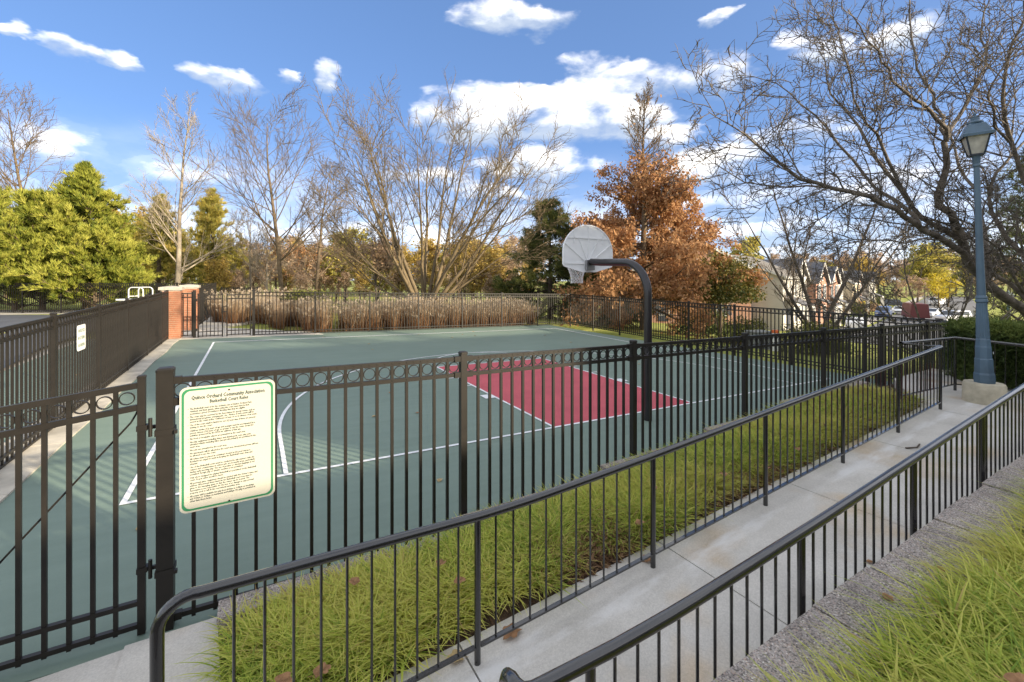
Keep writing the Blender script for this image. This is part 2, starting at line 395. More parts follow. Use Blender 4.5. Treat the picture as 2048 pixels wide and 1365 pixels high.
def stained_concrete():
    nt = MATS['concrete'].node_tree; N = nt.nodes; L = nt.links; p = N['Principled BSDF']
    g = N.new('ShaderNodeNewGeometry')
    def no(s, d):
        n = N.new('ShaderNodeTexNoise'); n.inputs['Scale'].default_value = s; n.inputs['Detail'].default_value = d; L.new(g.outputs['Position'], n.inputs['Vector']); return n.outputs[0]
    r = N.new('ShaderNodeValToRGB'); e = r.color_ramp.elements; e[0].position = .3; e[0].color = (.47, .445, .40, 1); e[1].position = .7; e[1].color = (.60, .57, .52, 1)
    L.new(no(2.2, 7), r.inputs[0])
    rs = N.new('ShaderNodeValToRGB'); e = rs.color_ramp.elements; e[0].position = .56; e[0].color = (0, 0, 0, 1); e[1].position = .72; e[1].color = (1, 1, 1, 1)
    L.new(no(1.3, 3), rs.inputs[0])
    mx = N.new('ShaderNodeMix'); mx.data_type = 'RGBA'; mx.blend_type = 'MULTIPLY'; mx.inputs[7].default_value = (.95, .80, .62, 1)
    L.new(rs.outputs[0], mx.inputs[0]); L.new(r.outputs[0], mx.inputs[6])
    sp = N.new('ShaderNodeTexVoronoi'); sp.inputs['Scale'].default_value = 120; L.new(g.outputs['Position'], sp.inputs['Vector'])
    sr = N.new('ShaderNodeMapRange'); L.new(sp.outputs['Color'], sr.inputs[0]); sr.inputs[1].default_value = 0; sr.inputs[2].default_value = 1; sr.inputs[3].default_value = .86; sr.inputs[4].default_value = 1.1
    sc = N.new('ShaderNodeVectorMath'); sc.operation = 'SCALE'; L.new(mx.outputs[2], sc.inputs[0]); L.new(sr.outputs[0], sc.inputs['Scale'])
    d = N.new('ShaderNodeVectorMath'); d.operation = 'SUBTRACT'; d.inputs[1].default_value = tuple(RB); L.new(g.outputs['Position'], d.inputs[0])
    lt = N.new('ShaderNodeVectorMath'); lt.operation = 'DOT_PRODUCT'; lt.inputs[1].default_value = tuple(V); L.new(d.outputs[0], lt.inputs[0])
    al = N.new('ShaderNodeMath'); al.operation = 'ADD'; al.inputs[1].default_value = .12; L.new(lt.outputs['Value'], al.inputs[0])
    ab = N.new('ShaderNodeMath'); ab.operation = 'ABSOLUTE'; L.new(al.outputs[0], ab.inputs[0])
    k1 = N.new('ShaderNodeMapRange'); L.new(ab.outputs[0], k1.inputs[0]); k1.inputs[1].default_value = .02; k1.inputs[2].default_value = .17; k1.inputs[3].default_value = .55; k1.inputs[4].default_value = -.25
    k2 = N.new('ShaderNodeMath'); k2.operation = 'MULTIPLY_ADD'; mpw = N.new('ShaderNodeMapping'); mpw.vector_type = 'TEXTURE'; mpw.inputs['Rotation'].default_value = (0, 0, TH); mpw.inputs['Scale'].default_value = (2.6, .8, 1); L.new(g.outputs['Position'], mpw.inputs[0])
    nw = N.new('ShaderNodeTexNoise'); nw.inputs['Scale'].default_value = 3.4; nw.inputs['Detail'].default_value = 9; nw.inputs['Roughness'].default_value = .62; L.new(mpw.outputs[0], nw.inputs['Vector']); L.new(nw.outputs[0], k2.inputs[0]); k2.inputs[1].default_value = 3.0; L.new(k1.outputs[0], k2.inputs[2])
    k3 = N.new('ShaderNodeMapRange'); L.new(k2.outputs[0], k3.inputs[0]); k3.inputs[1].default_value = 1.80; k3.inputs[2].default_value = 2.35; k3.inputs[4].default_value = .75
    wm = N.new('ShaderNodeMix'); wm.data_type = 'RGBA'; L.new(k3.outputs[0], wm.inputs[0]); L.new(sc.outputs[0], wm.inputs[6]); wm.inputs[7].default_value = (.70, .69, .67, 1)
    L.new(wm.outputs[2], p.inputs['Base Color'])
stained_concrete()
def house_brick():
    nt = MATS['brick_wall'].node_tree; N = nt.nodes; L = nt.links; p = N['Principled BSDF']
    g = N.new('ShaderNodeTexCoord'); sp = N.new('ShaderNodeSeparateXYZ'); L.new(g.outputs['Object'], sp.inputs[0])
    ad = N.new('ShaderNodeMath'); ad.operation = 'ADD'; L.new(sp.outputs[0], ad.inputs[0]); L.new(sp.outputs[1], ad.inputs[1])
    cb = N.new('ShaderNodeCombineXYZ'); L.new(ad.outputs[0], cb.inputs[0]); L.new(sp.outputs[2], cb.inputs[1])
    b = N.new('ShaderNodeTexBrick'); L.new(cb.outputs[0], b.inputs['Vector']); b.inputs['Scale'].default_value = 1
    b.inputs['Brick Width'].default_value = .22; b.inputs['Row Height'].default_value = .075; b.inputs['Mortar Size'].default_value = .008
    b.inputs['Color1'].default_value = (.36, .155, .09, 1); b.inputs['Color2'].default_value = (.27, .12, .08, 1); b.inputs['Mortar'].default_value = (.42, .36, .30, 1)
    L.new(b.outputs[0], p.inputs['Base Color'])
house_brick()

# ------------------------------------------------------------------ setting
def ground():
    xs = np.concatenate([np.linspace(-900, -60, 12), np.linspace(-50, 130, 73), np.linspace(150, 900, 12)])
    ys = np.concatenate([np.linspace(-120, -20, 6), np.linspace(-15, 160, 71), np.linspace(180, 1500, 14)])
    V_ = []; 
    for y in ys:
        for x in xs:
            z = G(x, y) - .05
            q = (Vector((x, y, 0)) - C0); uu = q.dot(U); vv = q.dot(V)
            if -6 < uu < 18 and -2 < vv < 16: z -= .35         # kept below the court slab
            V_.append((x, y, z))
    nx = len(xs); F = [(j * nx + i, j * nx + i + 1, (j + 1) * nx + i + 1, (j + 1) * nx + i) for j in range(len(ys) - 1) for i in range(nx - 1)]
    b = MB(); b.v = V_; b.f = F
    kind(b.build('ground', 'lawn', smooth=True))
ground()

# court slab, painted key and lines (each sheet a few millimetres above the one below)
def sheet(name, m, pts, dz=0.0, parent=None):
    b = MB(); b.poly([ct(u, v, dz) for u, v in pts]); return b.build(name, m, parent)
b = MB(); b.prism([ct(-4.05, -2.46, -.5), ct(16.6, -2.46, -.5), ct(16.0, 15.05, -.5), ct(-4.05, 15.05, -.5)], (0, 0, .5))
court = kind(b.build('court', 'court_green'))
W_, LC = 15.24, 13.12; CU = W_ / 2
sheet('key_paint', 'court_red', [(CU - 1.83, 0), (CU + 1.83, 0), (CU + 1.83, 5.79), (CU - 1.83, 5.79)], .004, court)
def stroke(pts, w=.06, dz=.008, name='painted_line', closed=False):
    b = MB(); n = len(pts); 
    L_, R_ = [], []
    for i in range(n):
        p = Vector(pts[i]); a = Vector(pts[(i - 1) % n] if closed else pts[max(i - 1, 0)]); c = Vector(pts[(i + 1) % n] if closed else pts[min(i + 1, n - 1)])
        t = (c - a).normalized(); nn = Vector((-t.y, t.x))
        L_.append(p + nn * w / 2); R_.append(p - nn * w / 2)
    for i in range(n if closed else n - 1):
        j = (i + 1) % n
        b.poly([ct(R_[i].x, R_[i].y, dz), ct(R_[j].x, R_[j].y, dz), ct(L_[j].x, L_[j].y, dz), ct(L_[i].x, L_[i].y, dz)])
    return b.build(name, 'line_paint', court)
h = .03
stroke([(-h, 0), (W_ + h, 0)]); stroke([(0, h), (0, LC)], dz=.0085); stroke([(W_, h), (W_, LC)], .07, dz=.0085); stroke([(-h, LC), (W_ + h, LC)], .08)
for sx in (-1, 1): stroke([(CU + sx * 1.83, h), (CU + sx * 1.83, 5.79)], .055, dz=.0085)
stroke([(CU - 1.86, 5.79), (CU + 1.86, 5.79)], .055, dz=.0095)
stroke([(CU + 1.83 * math.cos(a), 5.79 + 1.83 * math.sin(a)) for a in np.linspace(0, math.pi, 33)], .05, dz=.0105)
BK = 1.60
stroke([(CU - 6.02, h), (CU - 6.02, BK)] + [(CU + 6.02 * math.cos(a), BK + 6.02 * math.sin(a)) for a in np.linspace(math.pi - .02, .02, 60)] + [(CU + 6.02, BK), (CU + 6.02, h)], .055, dz=.011)
for sx in (-1, 1):
    x0 = CU + sx * 1.86
    sheet('lane_block', 'line_paint', [(x0, 2.15), (x0 + sx * .22, 2.15), (x0 + sx * .22, 2.45), (x0, 2.45)], .0095, court)
    for v in (3.35, 4.25): sheet('lane_mark', 'line_paint', [(x0, v), (x0 + sx * .22, v), (x0 + sx * .22, v + .05), (x0, v + .05)], .0095, court)

# kerb strip along the pool fence, pool deck, pool cover
PF = Vector((-7.3, 7.1, 0))
def pfp(s, off, dz): 
    p = PF + V * s + U * off; p.z = SL * max(p.x, -20) + dz; return p
b = MB()
for i in range(9):
    s0 = -4.4 + i * 1.75
    b.prism([pfp(s0 + .006, -.22, -.2), pfp(s0 + .006, .37 + .03 * math.sin(i * 3), -.2), pfp(s0 + 1.744, .37 + .03 * math.sin(i * 3 + 3), -.2), pfp(s0 + 1.744, -.22, -.2)], (0, 0, .225))
kind(b.build('kerb_strip', 'kerb_concrete'))
b = MB(); b.prism([pfp(-8, -40, -.3), pfp(-8, -.225, -.3), pfp(12.5, -.225, -.3), Vector((-12.6, 30, .15)), Vector((-60, 30, .25))], (0, 0, .305)); kind(b.build('pool_deck', 'pool_deck'))
b = MB(); b.v = [Vector((x_, y_, SL * max(x_, -20) + .035)) for x_, y_ in ((-45, 10.5), (-12.2, 10.5), (-14.8, 14), (-17.5, 19), (-20.5, 25.4), (-45, 25.4))]; b.f = [(0, 1, 2, 3, 4, 5)]; kind(b.build('pool_cover', 'pool_cover'))

# path beyond the double gate
FF = Vector((-10.54, 18.2, 0))
def ffp(s, off, dz):
    p = FF + U * s + V * off; p.z = SL * p.x + dz; return p
b = MB(); b.prism([ffp(-2.8, -.35, -.3), ffp(2.6, -.35, -.3), ffp(2.3, .5, -.3), ffp(1.0, 1.6, -.3), ffp(-1.2, 3.4, -.3), ffp(-2.6, 6.5, -.3), ffp(-4.6, 6.5, -.3)], (0, 0, .31)); kind(b.build('path', 'pool_deck'))

# ramp walkway: slabs with open joints
root = bpy.data.objects.new('walkway', None); C.objects.link(root); kind(root)
edges = [-4.6, -1.9, -.04, 1.81, 3.65, 5.52, 7.4, 9.3, 11.2]
for a, c in zip(edges[:-1], edges[1:]):
    g_ = .006; b = MB(); l0, l1 = -1.235, .20
    if c < -1.5: l1 = 1.42
    top = [rp(a + g_, l0, zw(a)), rp(c - g_, l0, zw(c)), rp(c - g_, l1, zw(c)), rp(a + g_, l1, zw(a))]
    if a > 7: top[2] = rp(c - g_, 1.2, zw(c)); top[3] = rp(a + g_, .20 if a < 7.5 else 1.2, zw(a))
    b.prism([p - Vector((0, 0, .16)) for p in top], (0, 0, .16)); b.build('slab', 'concrete', root)
b = MB(); b.prism([rp(-1.94, .205, .0), rp(-1.32, .205, .0), rp(-1.42, 1.42, .0), rp(-1.94, 1.42, .0)], (0, 0, zw(-1.6))); b.build('slab', 'concrete', root)
b = MB(); b.prism([rp(7.0, -1.24, -.5), rp(12, -1.24, -.5), rp(12, 1.28, -.5), rp(7.9, 1.28, -.5), rp(7.7, .2, -.5)], (0, 0, .5 + zw(8) - .14)); kind(b.build('landing_base', 'soil'))
# planting bed between ramp and court fence
def bed(name, f, t0, t1, l0, l1, nt=40, nl=8):
    b = MB()
    for i in range(nt + 1):
        for j in range(nl + 1):
            t = t0 + (t1 - t0) * i / nt; l = l0 + (l1 - l0) * j / nl
            b.v.append(rp(t, l, f(t, l)))
    b.f = [(i * (nl + 1) + j, (i + 1) * (nl + 1) + j, (i + 1) * (nl + 1) + j + 1, i * (nl + 1) + j + 1) for i in range(nt) for j in range(nl)]
    return kind(b.build(name, 'soil', smooth=True))
def zb1(t, l): return zw(t) - .04 + .06 * math.sin(math.pi * (l - .14) / 1.1)
bed('planting_bed', zb1, -1.34, 7.9, .195, 1.30)
def zwt(t): return .835 + .0125 * t
def zb2(t, l): return zwt(t) - .05 + .02 * math.sin(t * 3) * math.sin(l * 4)
bed('upper_bed', zb2, -6, 14, -9.0, -1.50, 40, 20)

# stone kerb under the fence and coping wall beside the ramp, stone by stone
wl = thing('bed_kerb', 'low exposed aggregate kerb of stone blocks at the foot of the near court fence', 'kerb', rp(-1.42, 1.38, 0))
t = -1.42; k = 0
while t < 8.0:
    l_ = .60 if k % 3 else .66
    z = zw(math.floor((t + 1.42) / 1.85) * 1.85 - .6) - .0 + .012 * math.sin(k * 2.1)
    b = MB(); q = [rp(t + .004, 1.285, -.6) - wl.location, rp(t + l_ - .004, 1.285, -.6) - wl.location, rp(t + l_ - .004, 1.50, -.6) - wl.location, rp(t + .004, 1.50, -.6) - wl.location]
    b.prism(q, (0, 0, .6 + z)); b.build('kerb_stone', 'aggregate', wl); t += l_; k += 1
b = MB(); q0 = [rp(8.02, 1.30, -.6), rp(8.02, 1.5, -.6), rp(7.8, .2, -.6)]
wl2 = thing('retaining_wall', 'retaining wall with speckled aggregate coping stones between ramp and grassy bank', 'wall', rp(-6, -1.4, 0))
b = MB(); b.prism([p - wl2.location for p in (rp(-6, -1.275, -.3), rp(13, -1.275, -.3), rp(13, -1.56, -.3), rp(-6, -1.56, -.3))][::-1], (0, 0, .3 + .70)); b.build('wall_base', 'aggregate', wl2)
t = -6.0; k = 0
while t < 12.5:
    l_ = (.61, .41, .61, .41, .62)[k % 5]; dz = .006 * math.sin(k * 2.7); lo = .008 * math.sin(k * 4.1)
    b = MB(); pts = [rp(t + .005, -1.245 + lo, zwt(t) - .13 + dz), rp(t + l_ - .005, -1.245 + lo, zwt(t + l_) - .13 + dz), rp(t + l_ - .005, -1.60, zwt(t + l_) - .13 + dz), rp(t + .005, -1.60, zwt(t) - .13 + dz)]
    b.prism([p - wl2.location for p in pts][::-1], (0, 0, .13)); b.build('coping_stone', 'aggregate', wl2); t += l_; k += 1

# street
def road_pt(s, off):
    o = Vector((20, 31, 0)) + Vector((.7071, .7071, 0)) * s + Vector((.7071, -.7071, 0)) * off
    return o
def strip(name, m, o0, o1, dz, s0=-30, s1=190, n=60):
    b = MB()
    for i in range(n + 1):
        s = s0 + (s1 - s0) * i / n
        for o_ in (o0, o1):
            p = road_pt(s, o_); p.z = G(p.x, p.y) + dz; b.v.append(p)
    b.f = [(2 * i, 2 * i + 1, 2 * i + 3, 2 * i + 2) for i in range(n)]
    return b.build(name, m)
kind(strip('road', 'asphalt', 0, 11, .0, 8)); kind(strip('car_park', 'asphalt', 11.02, 30, .004, -2, 60))
kind(strip('pavement', 'pool_deck', -2.2, -.4, .03, 8))

# ------------------------------------------------------------------ ornamental fences
PIC = .0125; SHARE = {}
def shared(key, fn):
    if key not in SHARE: SHARE[key] = fn()
    return SHARE[key]
def fence(name, label, start, ang, z0, slope, posts, H=1.83, bays=17, rings='parts', double=True, pw=.032, group='ornamental black metal court fences', skip_post=(), brackets=False):
    """local x runs along the fence; posts = list of x positions"""
    root = thing(name, label, 'fence', (start[0], start[1], z0), ang, group)
    pm = shared(('post', H, pw), lambda: MB().bbox((-pw, -pw, -.12), (pw, pw, H - .004)).mesh('post', 'black_metal'))
    cm = shared(('cap', pw), lambda: MB().cham((0, 0, 0), (pw + .006, pw + .006, .012), .008).mesh('post_cap', 'black_metal'))
    km = shared(('picket', H), lambda: MB().bbox((-PIC, -PIC, .03), (PIC, PIC, H - .055)).mesh('picket', 'black_metal'))
    zt, zm, zb, zb2 = H - .050, H - .205, (.15 if double else .068), .045
    for i, x in enumerate(posts):
        if i in skip_post: continue
        p = ob('post', pm, root, (x, 0, slope * x)); ob('post_cap', cm, p, (0, 0, H + .008))
    allr = MB(); scr = MB()
    for x0, x1 in zip(posts[:-1], posts[1:]):
        nb = bays if abs((x1 - x0) - (posts[1] - posts[0])) < .3 else max(3, int(round(bays * (x1 - x0) / (posts[1] - posts[0]))))
        a, c = x0 + pw, x1 - pw; bw = (c - a) / nb
        for nm, z, hh in (('top_rail', zt, .040), ('middle_rail', zm, .036), ('bottom_rail', zb, .036)) + ((('bottom_rail', zb2, .03),) if double else ()):
            MB().bar((a, 0, z + slope * a), (c, 0, z + slope * c), .036, hh).build(nm, 'black_metal', root)
        for k in range(1, nb): 
            x = a + bw * k; ob('picket', km, root, (x, 0, slope * x))
        rr = (zt - zm) / 2 - .021
        for k in range(nb):
            x = a + bw * (k + .5); z = (zt + zm) / 2 + slope * x
            if k in (0, nb - 1) and brackets: pass
            r_ = min(rr, bw / 2 - PIC - .002)
            if rings == 'parts':
                ob('ring', shared(('ring', round(r_, 3)), lambda: MB().ring((0, 0, 0), r_, .006, .009).mesh('ring', 'black_metal', True)), root, (x, 0, z))
            else: allr.ring((x, 0, z), r_, .007, .009, 10)
        if brackets:
            for k in range(2 * nb):
                x = a + bw * k / 2 + bw * .5
                for z in ((zt,) if k % 2 == 0 else (zt, zm)): scr.box((x, -.0195, z + .004 + slope * x), (.0055, .003, .0055))
            for xx in (a + .03, c - .03):
                for z in (zt, zm, zb): scr.box((xx, -.003, z + slope * xx), (.034, .024, .026))
    if allr.v: kind(allr.build('rings', 'black_metal', root), 'stuff')
    if scr.v: kind(scr.build('screws_and_brackets', 'black_metal', root), 'stuff')
    return root
NF = Vector((-2.5, 3.22, 0)); A_U = TH; A_V = TH + math.pi / 2
fence('court_fence', 'near black fence with circle frieze, carrying the court rules sign, between ramp and basketball court', NF, A_U, .064, -.0205,
      [.0] + [.03 + 2.303 * i for i in range(1, 8)], double=False, brackets=True, skip_post=(0,), group=None)
fence('court_fence', 'long black fence at the far end of the court before tall tan grasses', FF, A_U, .272, -.0222, [2.31 * i for i in range(8)], rings='stuff', group=None, skip_post=(0,))
RF = Vector((11.47, 11.33, 0)); RE = FF + U * 16.17
rdir = (RE - RF); RL = rdir.length; rang = math.atan2(rdir.y, rdir.x)
fence('court_fence', 'black fence from the far court corner towards the lamp, before lawn and houses', RF, rang, -.30, (-.075 + .30 - .015) / RL, [RL / 8 * i for i in range(9)], rings='stuff', bays=15, group=None, skip_post=(0, 8))
fence('pool_fence', 'brown-black fence beside the pool, carrying a small white notice, ending at a brick pillar', PF - V * 2.4, A_V, .19 - .031, .0129, [2.4 * i for i in range(6)] + [13.35], rings='parts', group=None)
fence('pool_fence', 'low black fence on the far side of the pool, in front of the bright pines', (-37.6, 27.7, 0), 0.0, .50, 0, [2.4 * i for i in range(9)], H=1.86, rings='stuff', bays=18, group=None)
pe = Vector((-18.4, 27.7, 0)); ps = Vector((-14.1, 19.9, 0)); dd = ps - pe
fence('pool_fence', 'dark fence seen almost end on behind the pair of brick pillars', pe, math.atan2(dd.y, dd.x), .50, -.012, [dd.length / 4 * i for i in range(5)], H=1.86, rings='stuff', bays=18, group=None, skip_post=(0, 4))
fence('garden_fence', 'short black fence panel rising behind the double gate, under the white-barked trees', (-17.7, 27.2, 0), 0.0, .24, 0, [0, 2.2], H=1.86, rings='stuff', bays=16, group=None)

# ------------------------------------------------------------------ gates
def gate_leaf(root, x0, x1, slope_z, zl, zr, H, bays, rng_parts=True, zbot=.10, arch=0.0):
    """leaf between x0 and x1; top falls from zr at x1 to zl at x0"""
    top = lambda x: zl + (zr - zl) * (x - x0) / (x1 - x0)
    s_ = .022
    for x in (x0, x1):
        st = MB().bbox((x - s_, -s_, zbot - .06), (x + s_, s_, top(x) + .02)).build('stile', 'black_metal', root)
        MB().cham((x, 0, top(x) + .026), (s_ + .003, s_ + .003, .008), .006).build('stile_cap', 'black_metal', st)
    for nm, dz in (('top_rail', -.035), ('middle_rail', -.19)):
        MB().bar((x0 + s_, 0, top(x0) + dz), (x1 - s_, 0, top(x1) + dz), .036, .04).build(nm, 'black_metal', root)
    for z in (zbot + .16, zbot): MB().bar((x0 + s_, 0, z), (x1 - s_, 0, z), .036, .032).build('bottom_rail', 'black_metal', root)
    bw = (x1 - x0 - 2 * s_) / bays; r_ = min(.052, bw / 2 - PIC - .002)
    for k in range(bays):
        x = x0 + s_ + bw * (k + .5)
        MB().ring((x, 0, top(x) - .1125), r_, .006, .009).build('ring', 'black_metal', root, True)
        if k: 
            xx = x0 + s_ + bw * k; MB().bbox((xx - PIC, -PIC, zbot - .03), (xx + PIC, PIC, top(xx) - .05)).build('picket', 'black_metal', root)
gp = thing('gate_post', 'thick black square gate post standing just beside the court rules sign', 'gate post', (NF.x, NF.y, .064), A_U)
MB().bbox((-.05, -.05, -.1), (.05, .05, 1.85)).build('post', 'black_metal', gp)
MB().cham((0, 0, 1.862), (.053, .053, .014), .012).build('post_cap', 'black_metal', gp)
for z in (.42, 1.42):
    h_ = MB(); h_.bbox((-.057, -.057, z - .02), (.057, .057, z + .02)); h_.bbox((-.105, -.02, z + .03), (-.05, .0, z + .055)); h_.tube([(-.083, -.03, z - .02), (-.083, -.03, z + .11)], .012, 10)
    h_.bbox((.057, -.075, z - .012), (.075, -.045, z + .012))
    h_.build('hinge', 'black_metal', gp)
gt = thing('court_gate', 'closed black court gate with circle frieze and diagonal brace rod, hung beside the rules sign', 'gate', (NF.x, NF.y, .064), A_U)
gate_leaf(gt, -1.36, -.135, 0, 1.665, 1.80, 1.8, 10, zbot=.075)
MB().tube([(-.155, .025, 1.60), (-.17, .03, 1.56), (-.20, .03, 1.50), (-1.33, .03, .12)], .007, 6).build('brace_rod', 'black_metal', gt)
for z in (.42, 1.42): MB().bbox((-.162, -.028, z + .025), (-.10, .028, z + .062)).build('hinge_strap', 'black_metal', gt)

dg = thing('double_gate', 'black double-leaf gate at the far court corner between brick pillar and tall grasses', 'gate', tuple(ffp(0, 0, 0)), A_U)
for x in (-1.98, 0.0):
    p = MB().bbox((x - .05, -.05, -.1), (x + .05, .05, 1.86)).build('gate_post', 'black_metal', dg); MB().cham((x, 0, 1.872), (.054, .054, .012), .01).build('post_cap', 'black_metal', p)
gate_leaf(dg, -1.86, -1.07, 0, 1.72, 1.72, 1.8, 6); gate_leaf(dg, -.92, -.12, 0, 1.72, 1.72, 1.8, 6)
b = MB(); b.bar((-1.07, -.03, 1.22), (-.92, -.03, 1.22), .02, .03); b.bar((-1.07, -.03, 1.02), (-.92, -.03, 1.02), .03, .04); b.box((-1.07, -.04, 1.1), (.03, .03, .12)); b.build('latch', 'black_metal', dg)
b = MB(); b.tube([(-1.0, -.02, .02), (-1.0, -.02, .6)], .012, 6); b.build('drop_bolt', 'steel', dg)
for z in (1.5, .35):
    b = MB(); b.box((-1.92, -.03, z), (.03, .03, .05)); b.box((-.06, -.03, z), (.03, .03, .05)); b.build('hinge', 'black_metal', dg)
sp_ = thing('fence_panel', 'narrow black fence panel between brick pillar and double gate', 'fence', tuple(ffp(-2.62, 0, 0)), A_U)
gate_leaf(sp_, .02, .57, 0, 1.74, 1.74, 1.8, 4)

# ------------------------------------------------------------------ brick pillars
def pillar(loc, label, Hh, faces):
    z0 = SL * max(loc[0], -20) - .02
    root = thing('brick_pillar', label, 'pillar', (loc[0], loc[1], z0), A_U, 'brick pillars by the double gate')
    s = .31; MB().bbox((-s + .016, -s + .016, -.2), (s - .016, s - .016, Hh)).build('core', 'mortar', root)
    bm = {}
    for L_ in (.2, .1):
        bm[L_] = MB().bbox((-L_ / 2, -.05, -.0325), (L_ / 2, .05, .0325)).mesh('brick', 'brick')
    n = int(Hh / .0755)
    for k in range(n):
        z = .045 + k * .0755
        for fi in faces:
            rot = fi * math.pi / 2; ca, sa = math.cos(rot), math.sin(rot)
            seq = ((.2, .2, .1) if (k + fi) % 2 == 0 else (.1, .2, .2)); x = -s
            for L_ in seq:
                xc, yc = x + L_ / 2, -s + .05 + .0015 * math.sin(k * 7 + x * 31)
                o = ob('brick', bm[L_], root, (xc * ca - yc * sa, xc * sa + yc * ca, z), rot); x += L_ + .0105
    MB().bbox((-s - .05, -s - .05, Hh + .001), (s + .05, s + .05, Hh + .055)).build('cap_stone', 'cap_stone', root)
    c = MB(); q = s + .045; c.v = [Vector(p) for p in ((-q, -q, Hh + .057), (q, -q, Hh + .057), (q, q, Hh + .057), (-q, q, Hh + .057), (-q, -q, Hh + .11), (q, -q, Hh + .11), (q, q, Hh + .11), (-q, q, Hh + .11), (0, 0, Hh + .16))]
    c.f = [(3, 2, 1, 0), (0, 1, 5, 4), (1, 2, 6, 5), (2, 3, 7, 6), (3, 0, 4, 7), (4, 5, 8), (5, 6, 8), (6, 7, 8), (7, 4, 8)]; c.build('cap_stone', 'cap_stone', root)
pillar((-12.93, 16.95), 'front brick pillar with pale stone cap where the pool fence meets the court', 1.86, (0, 1, 2, 3))
pillar((-14.15, 19.6), 'rear brick pillar with pale stone cap, mostly hidden behind the front one', 1.86, (0, 1))

# ------------------------------------------------------------------ ramp railings
def zrail(t):
    pts = [(-2, 1.185), (-.6, 1.155), (.05, 1.140), (.4, 1.148), (1.535, 1.212), (3.06, 1.32), (4.57, 1.425), (7.6, 1.625), (12, 1.64)]
    for (a, za), (b_, zb_) in zip(pts[:-1], pts[1:]):
        if t <= b_: return za + (zb_ - za) * (t - a) / (b_ - a)
    return pts[-1][1]
PR = .027
def railing(name, label, lat, t0, t1, posts, up=0.0, br=.0075, head=None):
    zr1 = lambda t: zrail(t) + up
    base = rp(t0, lat, 0); root = thing(name, label, 'railing', base)
    W = lambda t, z, dl=0: rp(t, lat + dl, z) - base
    ts = np.linspace(t0, t1, int((t1 - t0) / .16) + 2)
    pts = [W(t, zr1(t) - PR) for t in ts]
    if head: pts = head(W) + pts
    MB().tube(pts, PR, 14).build('handrail', 'pipe_paint', root, True)
    for t in posts:
        b = MB(); b.tube([W(t, zw(t) - .05), W(t, zr1(t) - PR)], .021, 10); p = b.build('post', 'pipe_paint', root, True)
    xs = [t0 - .0] + list(posts)
    for a, c in zip(xs[:-1], xs[1:]):
        if c - a < .3: continue
        b = MB(); zoff = .105
        b.bar(W(a + .02, max(zw(a), zw(a)) + zoff), W(c - .02, zw(c) + zoff), .03, .014); b.build('bottom_rail', 'pipe_paint', root)
        n = max(2, int(round((c - a) / .124)))
        for k in range(1, n):
            t = a + (c - a) * k / n
            MB().tube([W(t, zw(t) + zoff), W(t, zr1(t) - PR - .02)], br, 6).build('baluster', 'pipe_paint', root, True)
    return root
def head1(W):
    t = -1.56; z = zrail(t) - PR; r_ = .13
    out = [W(t, zw(t) - .05)] + [W(t, z - r_ - .3)] + [W(t + r_ - r_ * math.cos(a), z - r_ + r_ * math.sin(a)) for a in np.linspace(0, math.pi / 2, 8)]
    return out
railing('ramp_railing', 'black pipe railing with thin balusters on the court side of the ramp', 0.0, -1.40, 7.47, [.0, 1.53, 3.06, 4.57, 6.02, 7.45], head=head1)
def head2(W):
    t = -.40; z = zrail(t) + .03 - PR
    return [W(t, zw(t) - .05, .115), W(t, z - .10, .115), W(t, z - .045, .113), W(t, z - .012, .10), W(t, z, .07), W(t, z, .04), W(t + .012, z, .012), W(t + .04, z, 0)]
railing('ramp_railing', 'black pipe railing beside the coping wall, nearest to the camera', -1.18, -.30, 9.6, [-.10, 1.37, 2.84, 4.28, 5.75, 7.2, 8.7], up=.03, head=head2)
# landing guard by the lamp
def landing_rail():
    P = [Vector((6.30, 6.86, 1.615)), Vector((5.92, 6.42, 1.575)), Vector((7.50, 7.55, 1.585)), Vector((8.22, 7.12, 1.51)), Vector((9.6, 6.3, 1.45))]
    a0 = rp(7.47, 0, zrail(7.47) - PR)
    root = thing('landing_railing', 'black pipe railing round the upper landing, passing behind the lamp post', 'railing', (P[2].x, P[2].y, .6))
    o = Vector(root.location)
    path = [a0 + V * .02, rp(7.35, .42, 1.60)] + P[2:]
    P1 = path[1]
    pts = [path[0] - o, path[1] - U * .0 - o] + [p - o for p in path[2:]]
    MB().tube(pts, PR * .9, 10).build('handrail', 'pipe_paint', root, True)
    for a, c in zip(path[1:-1], path[2:]):
        L_ = (c - a).length; n = int(L_ / .12)
        b = MB(); zb = lambda p: .69 + .11
        b.bar(Vector((a.x, a.y, .80)) - o, Vector((c.x, c.y, .80)) - o, .03, .014); b.build('bottom_rail', 'pipe_paint', root)
        for k in range(n + 1):
            p = a + (c - a) * k / n; post = k == 0 
            MB().tube([Vector((p.x, p.y, .60 if post else .80)) - o, p - o], .021 if post else .0085, 8).build('post' if post else 'baluster', 'pipe_paint', root, True)
landing_rail()

